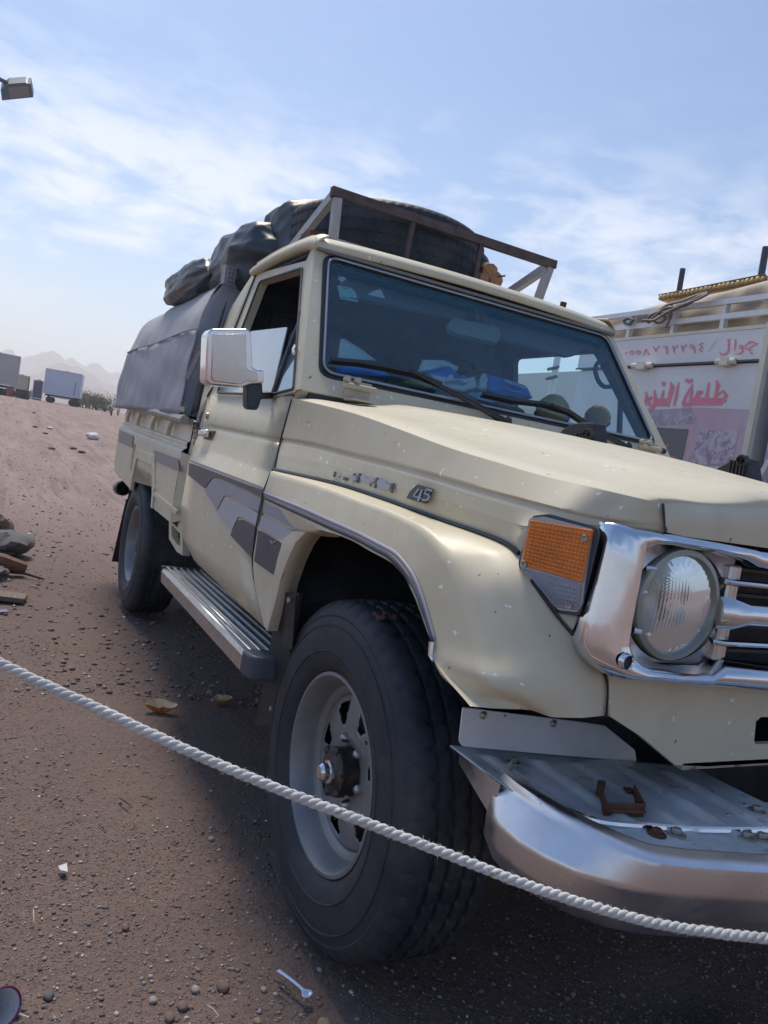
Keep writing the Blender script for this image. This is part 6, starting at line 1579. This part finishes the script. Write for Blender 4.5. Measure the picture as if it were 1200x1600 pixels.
for (u0, v0, u1, v1, r, lb) in ((1062,452,1067,420,.022,'shorter dark pole standing on the tarpaulin'), (1190,430,1197,386,.024,'taller dark pole at the right end of the gilt rail')):
    a = aty(u0, v0, YF+.15); b = aty(u1, v1, YF+.15); g = Geo(); g.tube([a-np.array([0, 0, .15]), b], r, 12); thing_mesh(g, 'upright_pole', M('pole_dark', (.055, .065, .095), .5), lb, 'pole', 'poles on the load')
g = Geo()
for k in range(6):
    o1 = rng.uniform(-6, 6, 6); P = [(1010+o1[0], 502+o1[1]*.6), (1022+o1[4], 488+k*2.4), (1042+o1[1], 474+k*3.2+o1[5]*.5), (1066+o1[2], 468+k*2.6+o1[0]*.5), (1088+o1[3], 461+k*1.4), (1106, 457+k*.5)]
    g.tube(catmull([aty(u, v, Y2-.03-.01*k) for u, v in P], 4), .0085, 6)
g.tube(catmull([aty(u, v, Y2-.03) for u, v in ((1050,475),(1048,492),(1044,505),(1040,512))], 4), .008, 6); g.tube(catmull([aty(u, v, Y2-.04) for u, v in ((1018,500),(1030,505),(1040,497),(1028,490),(1016,496))], 4), .008, 6)
thing_mesh(g, 'rope_bundle', M('rope_grey', (.21, .18, .17), .85, var=.2, scale=40), 'tangle of grey rope tied over the rails of the white truck', 'rope', angle=60)
g = Geo(); g.tube([aty(u, v, Y2-.02) for u, v in ((975,500),(983,497),(990,500),(984,507),(976,505),(975,500))], .012, 6); thing_mesh(g, 'blue_cord', M('cord_blue', (.12, .15, .21), .8), 'dark blue cord knotted round a rail post', 'cord')

# pale wall and gate seen through the cab
PW = M('pale_wall', (.58, .62, .60), .8, var=.06, scale=1.2)
a = aty(700, 560, 7.0)
g = Geo(); g.box((-13.5, 7.1, 1.55), (14.0, .2, 3.1)); thing_mesh(g, 'site_wall', PW, 'plain pale wall seen through the cab windows of the pickup', 'wall', angle=0)
pa, pb = aty(871, 560, 3.6), aty(856, 645, 3.6); g = Geo(); g.tube([(pb[0], 3.6, 0), (pb[0], 3.6, pa[2]+.5)], .035, 10)
pl = thing_mesh(g, 'gate_post', RAILM, 'white steel post seen through the pickup windshield', 'post')
for zz in (.0, .10, .5):
    g = Geo(); g.tube([(pb[0]-.07, 3.56, pa[2]-.12-zz), (pb[0]+.09, 3.56, pa[2]-.10-zz)], .018, 8); g.make('post_bracket', SEAL, pl)

# ================================================================== DISTANCE
def place_uv(u, v, dist):
    q = atd(u, v, dist); return np.array([q[0], q[1], gz(q[0], q[1])])
def frame_at(u, dist, turn=0.0):
    d = ray(u, 640); d = np.array([d[0], d[1], 0]); d /= np.linalg.norm(d)
    right = np.array([d[1], -d[0], 0]); c, s = math.cos(turn), math.sin(turn)
    return right*c+d*s, -right*s+d*c
def trailer(u, v, dist, L_, Hh, z0, turn, mat, label, depth=2.4, wheels=True, cat='trailer'):
    base = place_uv(u, v, dist); R0_, D0 = frame_at(u, dist, turn); zz = np.array([0, 0, 1.])
    t = empty('trailer', tuple(base), label, cat, 'trailers parked far off'); ax = (R0_, D0, zz)
    g = Geo(); g.box(base+zz*(z0+Hh/2)+D0*depth/2, (L_, depth, Hh), ax); b = g.make('trailer_body', mat, t, 0); mod_bevel(b, .05)
    for s in (-1, 1):
        g = Geo(); g.box(base+R0_*s*(L_/2-.03)-D0*.02+zz*(z0+Hh/2), (.09, .06, Hh+.04), ax); g.make('corner_trim', M('trim_pale', (.50, .54, .60), .5), t, 0)
    for q in (0, Hh):
        g = Geo(); g.box(base-D0*.02+zz*(z0+q), (L_+.04, .06, .09), ax); g.make('edge_trim', MATS['trim_pale'], t, 0)
    g = Geo(); g.box(base+zz*(z0-.18)+D0*depth/2, (L_*.92, depth*.7, .22), ax); g.make('chassis', DARK, t, 0)
    g = Geo(); g.box(base+R0_*L_*.05+zz*(z0+Hh+.08)+D0*depth/2, (.5, .5, .16), ax); g.make('roof_vent', mat, t, 0)
    if wheels:
        for s, k in ((-.32, 0), (.30, 0), (.40, 0)):
            for dd in (.2, depth-.2):
                g = Geo(); g.lathe([(.2, -.11), (.38, -.11), (.38, .11), (.2, .11)], base+R0_*L_*s+D0*dd+zz*.38, D0, 20, True, True); g.make('trailer_wheel', RUBBER, t, 30)
    return t, base, ax
TB = M('trailer_blue_white', (.50, .58, .72), .5, var=.05, scale=1); TG = M('trailer_grey', (.45, .44, .45), .6, var=.06, scale=1); CT = M('container_cream', (.50, .44, .36), .7, var=.1, scale=1)
t, base, ax = trailer(94, 632, 98, 3.95, 2.75, 1.05, -.12, TB, 'pale blue-white box trailer standing in the middle distance')
g = Geo(); g.box(base+ax[0]*1.35-ax[1]*.03+ax[2]*2.0, (.06, .04, 1.5), ax); g.make('door_bar', M('bar_slate', (.12, .15, .22), .5), t, 0)
g = Geo(); g.box(base-ax[0]*.1-ax[1]*.1+ax[2]*.72, (2.2, .06, .14), ax); g.make('plate_strip', M('plate_white', (.55, .52, .55), .5), t, 0)
trailer(-10, 616, 84, 4.0, 2.9, 1.10, .25, TG, 'grey box trailer cut off by the left edge')
t, base, ax = trailer(32, 617, 112, 1.75, 2.5, .35, .2, CT, 'cream shipping container with a rusty corner behind the grey trailer', wheels=False, cat='container')
g = Geo(); g.box(base+ax[0]*.82-ax[1]*.06+ax[2]*1.9, (.12, .05, 1.6), ax); g.make('rust_streak', RUST, t, 0)
trailer(57, 624, 112, 1.2, 2.3, .3, .0, M('hut_navy', (.075, .09, .14), .7), 'narrow dark navy cabin behind the blue-white trailer', wheels=False, cat='cabin')
for i, (u, v, r) in enumerate(((29,620,.30),(34,621,.32),(40,621,.30),(14,620,.25))):
    b0 = place_uv(u, v, 80); g = Geo(); g.lathe([(0, .0), (r, 0), (r, .42), (r*1.04, .44), (r, .46), (r, .85), (0, .86)], b0, (0, 0, 1), 16); thing_mesh(g, 'oil_drum', [M('drum_dark', (.05, .05, .06), .7), M('drum_red', (.30, .06, .05), .6)][i == 3], ['dark drum left of the pair by the container', 'middle dark drum in front of the container', 'dark drum nearest the navy cabin', 'small red drum under the grey trailer'][i], 'drum', 'drums by the container')
# dry bushes and posts near the horizon
def bush(u, v, dist, w_, h, n, seed, mat, name, label, cat, group, leaf=.05, upright=False):
    rng = np.random.default_rng(seed); base = place_uv(u, v, dist); R0_, D0 = frame_at(u, dist)
    t = empty(name, tuple(base), label, cat, group)
    g = Geo(); tips = []
    for k in range(max(6, n//60)):
        a = rng.uniform(0, 6.28); sp_ = rng.uniform(.2, 1)*(w_/2); tip = base+np.array([math.cos(a)*sp_, math.sin(a)*sp_, h*rng.uniform(.5, 1)*(1 if upright else math.sqrt(max(.05, 1-(sp_/(w_/2))**2*.8)))])
        mid_ = base*.5+tip*.5+rng.standard_normal(3)*.05*w_; g.tube([base, mid_, tip], [.02+h*.012, .015, .006], 5); tips += [mid_, tip, (mid_+tip)/2]
    g.make('branches', M('twigs_far', (.10, .075, .055), .9), t, 0)
    V = []; F = []
    for k in range(n):
        c = tips[rng.integers(len(tips))]+rng.standard_normal(3)*np.array([.16*w_, .16*w_, .10*h]); c[2] = max(c[2], base[2]+.03)
        d = rng.standard_normal(3); d /= np.linalg.norm(d); e = np.cross(d, rng.standard_normal(3)); e /= np.linalg.norm(e); i0 = len(V)
        V += [c+d*leaf, c+e*leaf*.5, c-d*leaf, c-e*leaf*.5]; F.append((i0, i0+1, i0+2, i0+3))
    o = mesh('foliage', V, F, mat, t, 0); o['kind'] = 'stuff'
BG = M('bush_green', (.16, .17, .11), .9, var=.2, scale=2); BY = M('bush_dry', (.30, .23, .12), .9, var=.2, scale=2)
bush(150, 642, 110, 4.2, 2.3, 1500, 3, BG, 'desert_bush', 'wide grey-green bush right of the trailer', 'bush', 'bushes on the far edge', .12)
bush(163, 645, 100, 2.2, 1.3, 600, 13, BG, 'desert_bush', 'smaller low bush just right of the wide green one', 'bush', 'bushes on the far edge', .10)
bush(134, 637, 115, 2.6, 2.0, 700, 4, BY, 'dry_reeds', 'yellow dry reeds beside the trailer', 'reeds', 'dry clumps on the far edge', .14, True)
bush(126, 634, 118, 1.6, 1.6, 400, 5, BY, 'dry_reeds', 'small yellow clump right behind the trailer corner', 'reeds', 'dry clumps on the far edge', .12, True)
bush(48, 618, 125, 3.0, 1.5, 500, 6, BY, 'dry_reeds', 'yellow clump between container and cabin', 'reeds', 'dry clumps on the far edge', .12, True)
bush(174, 648, 70, .9, 2.0, 130, 7, M('twig_leaf', (.12, .10, .08), .9), 'bare_tree', 'thin bare sapling left of the tailgate', 'sapling', 'bare saplings', .05, True)
bush(184, 650, 75, .8, 1.5, 90, 8, MATS['twig_leaf'], 'bare_tree', 'second bare sapling touching the tailgate edge', 'sapling', 'bare saplings', .05, True)
for i, (u, v) in enumerate(((139,638),(144,640),(129,636))):
    b0 = place_uv(u, v, 105); g = Geo(); g.tube([b0-np.array([0, 0, .2]), b0+np.array([.05*i, 0, 1.7])], .07, 6); thing_mesh(g, 'fence_post', M('post_far', (.10, .09, .09), .9), ['post right of the yellow reeds', 'post left of the green bush', 'post nearest the trailer'][i], 'post', 'posts on the far edge')
# mountains
def ridge(name, dist, prof, depth, seed, mat):
    rng = np.random.default_rng(seed); us = np.linspace(-260, 520, 260); ks = [rng.uniform(0, 6.28) for _ in range(12)]
    zc = np.interp(us, [p[0] for p in prof], [p[1] for p in prof]); V = []; nd = 14
    for i, u in enumerate(us):
        hor = 622+.1625*u; px = (hor-zc[i]); nz_ = sum(math.sin(u*(.05*1.7**k)+ks[k])*(2.4/(1.35**k)) for k in range(9))
        px = max(0, px+nz_*min(1, px/25))
        d = ray(u, 640); d = np.array([d[0], d[1], 0]); d /= np.linalg.norm(d)
        for j in range(nd):
            t = j/(nd-1); prof_ = math.sin(t*math.pi)**.8; r = dist+depth*(t-.5)
            hh = px*.88/FOC*dist*prof_; hh *= 1+.18*math.sin(j*2.3+u*.09+ks[j % 12])*(1-abs(2*t-1) if abs(2*t-1) > .08 else 0)
            p = CAM[:2]+d[:2]*r; V.append((p[0], p[1], 3+hh+(-6 if t in (0, 1) else 0)))
    F = [(i*nd+j, (i+1)*nd+j, (i+1)*nd+j+1, i*nd+j+1) for i in range(len(us)-1) for j in range(nd-1)]
    o = mesh(name, V, F, mat, None, 30); o['kind'] = 'structure'
MTN = M('mountain_rock', (.17, .12, .10), .95, var=.25, scale=.004)
ridge('mountains', 2850, [(-260,560),(-60,545),(0,551),(25,562),(45,556),(70,554),(92,556),(112,562),(130,572),(150,577),(170,581),(195,584),(300,612),(420,650),(520,706)], 700, 4, MTN)
ridge('hills', 2000, [(-260,600),(0,596),(50,580),(75,572),(100,571),(120,576),(140,590),(160,600),(185,602),(260,640),(400,690),(520,706)], 500, 8, MTN)
ridge('foothills', 1400, [(-260,600),(60,632),(100,618),(125,606),(150,608),(175,616),(200,624),(300,650),(520,706)], 400, 12, MTN)

# ================================================================== FLOODLIGHT
FL = M('lamp_housing', (.20, .22, .26), .5, .4, var=.1); nd_ = ray(24, 142)
lp = lambda u, v, d=0.0: atp(u, v, CAM+nd_*(8.0+d), nd_)
g = Geo(); g.prism([lp(*p) for p in ((1,140),(13,131),(40,129),(43,131),(48,130.5),(52,152),(3,157))], nd_*.10+np.array([0, 0, .05])); fl = thing_mesh(g, 'floodlight', FL, 'grey rectangular floodlight on an arm at the upper left edge', 'floodlight', angle=0)
g = Geo(); g.prism([lp(*p, -.006) for p in ((12,136.5),(44,133.5),(47,151.5),(16,154))], nd_*.004); g.make('lamp_panel', M('lamp_glass_dull', (.30, .28, .27), .35), fl, 0)
g = Geo(); g.tube([lp(14,131,.05), lp(0,124,.05), lp(-60,100,.05)], .018, 8); g.make('lamp_arm', FL, fl)
pb_ = lp(-60, 100, .05); g = Geo(); g.tube([(pb_[0], pb_[1], 0), (pb_[0], pb_[1], pb_[2]+.15)], .06, 12); thing_mesh(g, 'lamp_pole', FL, 'slim grey pole carrying the floodlight, outside the left edge', 'pole')

# ================================================================== HAZE
def haze(density):
    g = Geo(); g.box((0, 0, 199), (11500, 11500, 402)); o = g.make('haze', None, None, 0) if False else None
    V = [(x, y, z) for x in (-3300, 3300) for y in (-3300, 3300) for z in (-1.0, 205)]
    me = bpy.data.meshes.new('haze'); me.from_pydata(V, [], [(0, 1, 3, 2), (4, 6, 7, 5), (0, 4, 5, 1), (2, 3, 7, 6), (0, 2, 6, 4), (1, 5, 7, 3)]); me.update()
    mt = bpy.data.materials.new('haze_air'); mt.use_nodes = True; nt = mt.node_tree; nt.nodes.clear()
    out = nt.nodes.new('ShaderNodeOutputMaterial'); pv = nt.nodes.new('ShaderNodeVolumePrincipled'); pv.inputs['Density'].default_value = density; pv.inputs['Color'].default_value = (.97, .98, 1.0, 1); pv.inputs["Anisotropy"].default_value = .35
    nt.links.new(pv.outputs[0], out.inputs['Volume']); me.materials.append(mt)
    o = link('haze', me); o['kind'] = 'stuff'
HAZE = 0.00062
if HAZE: haze(HAZE)
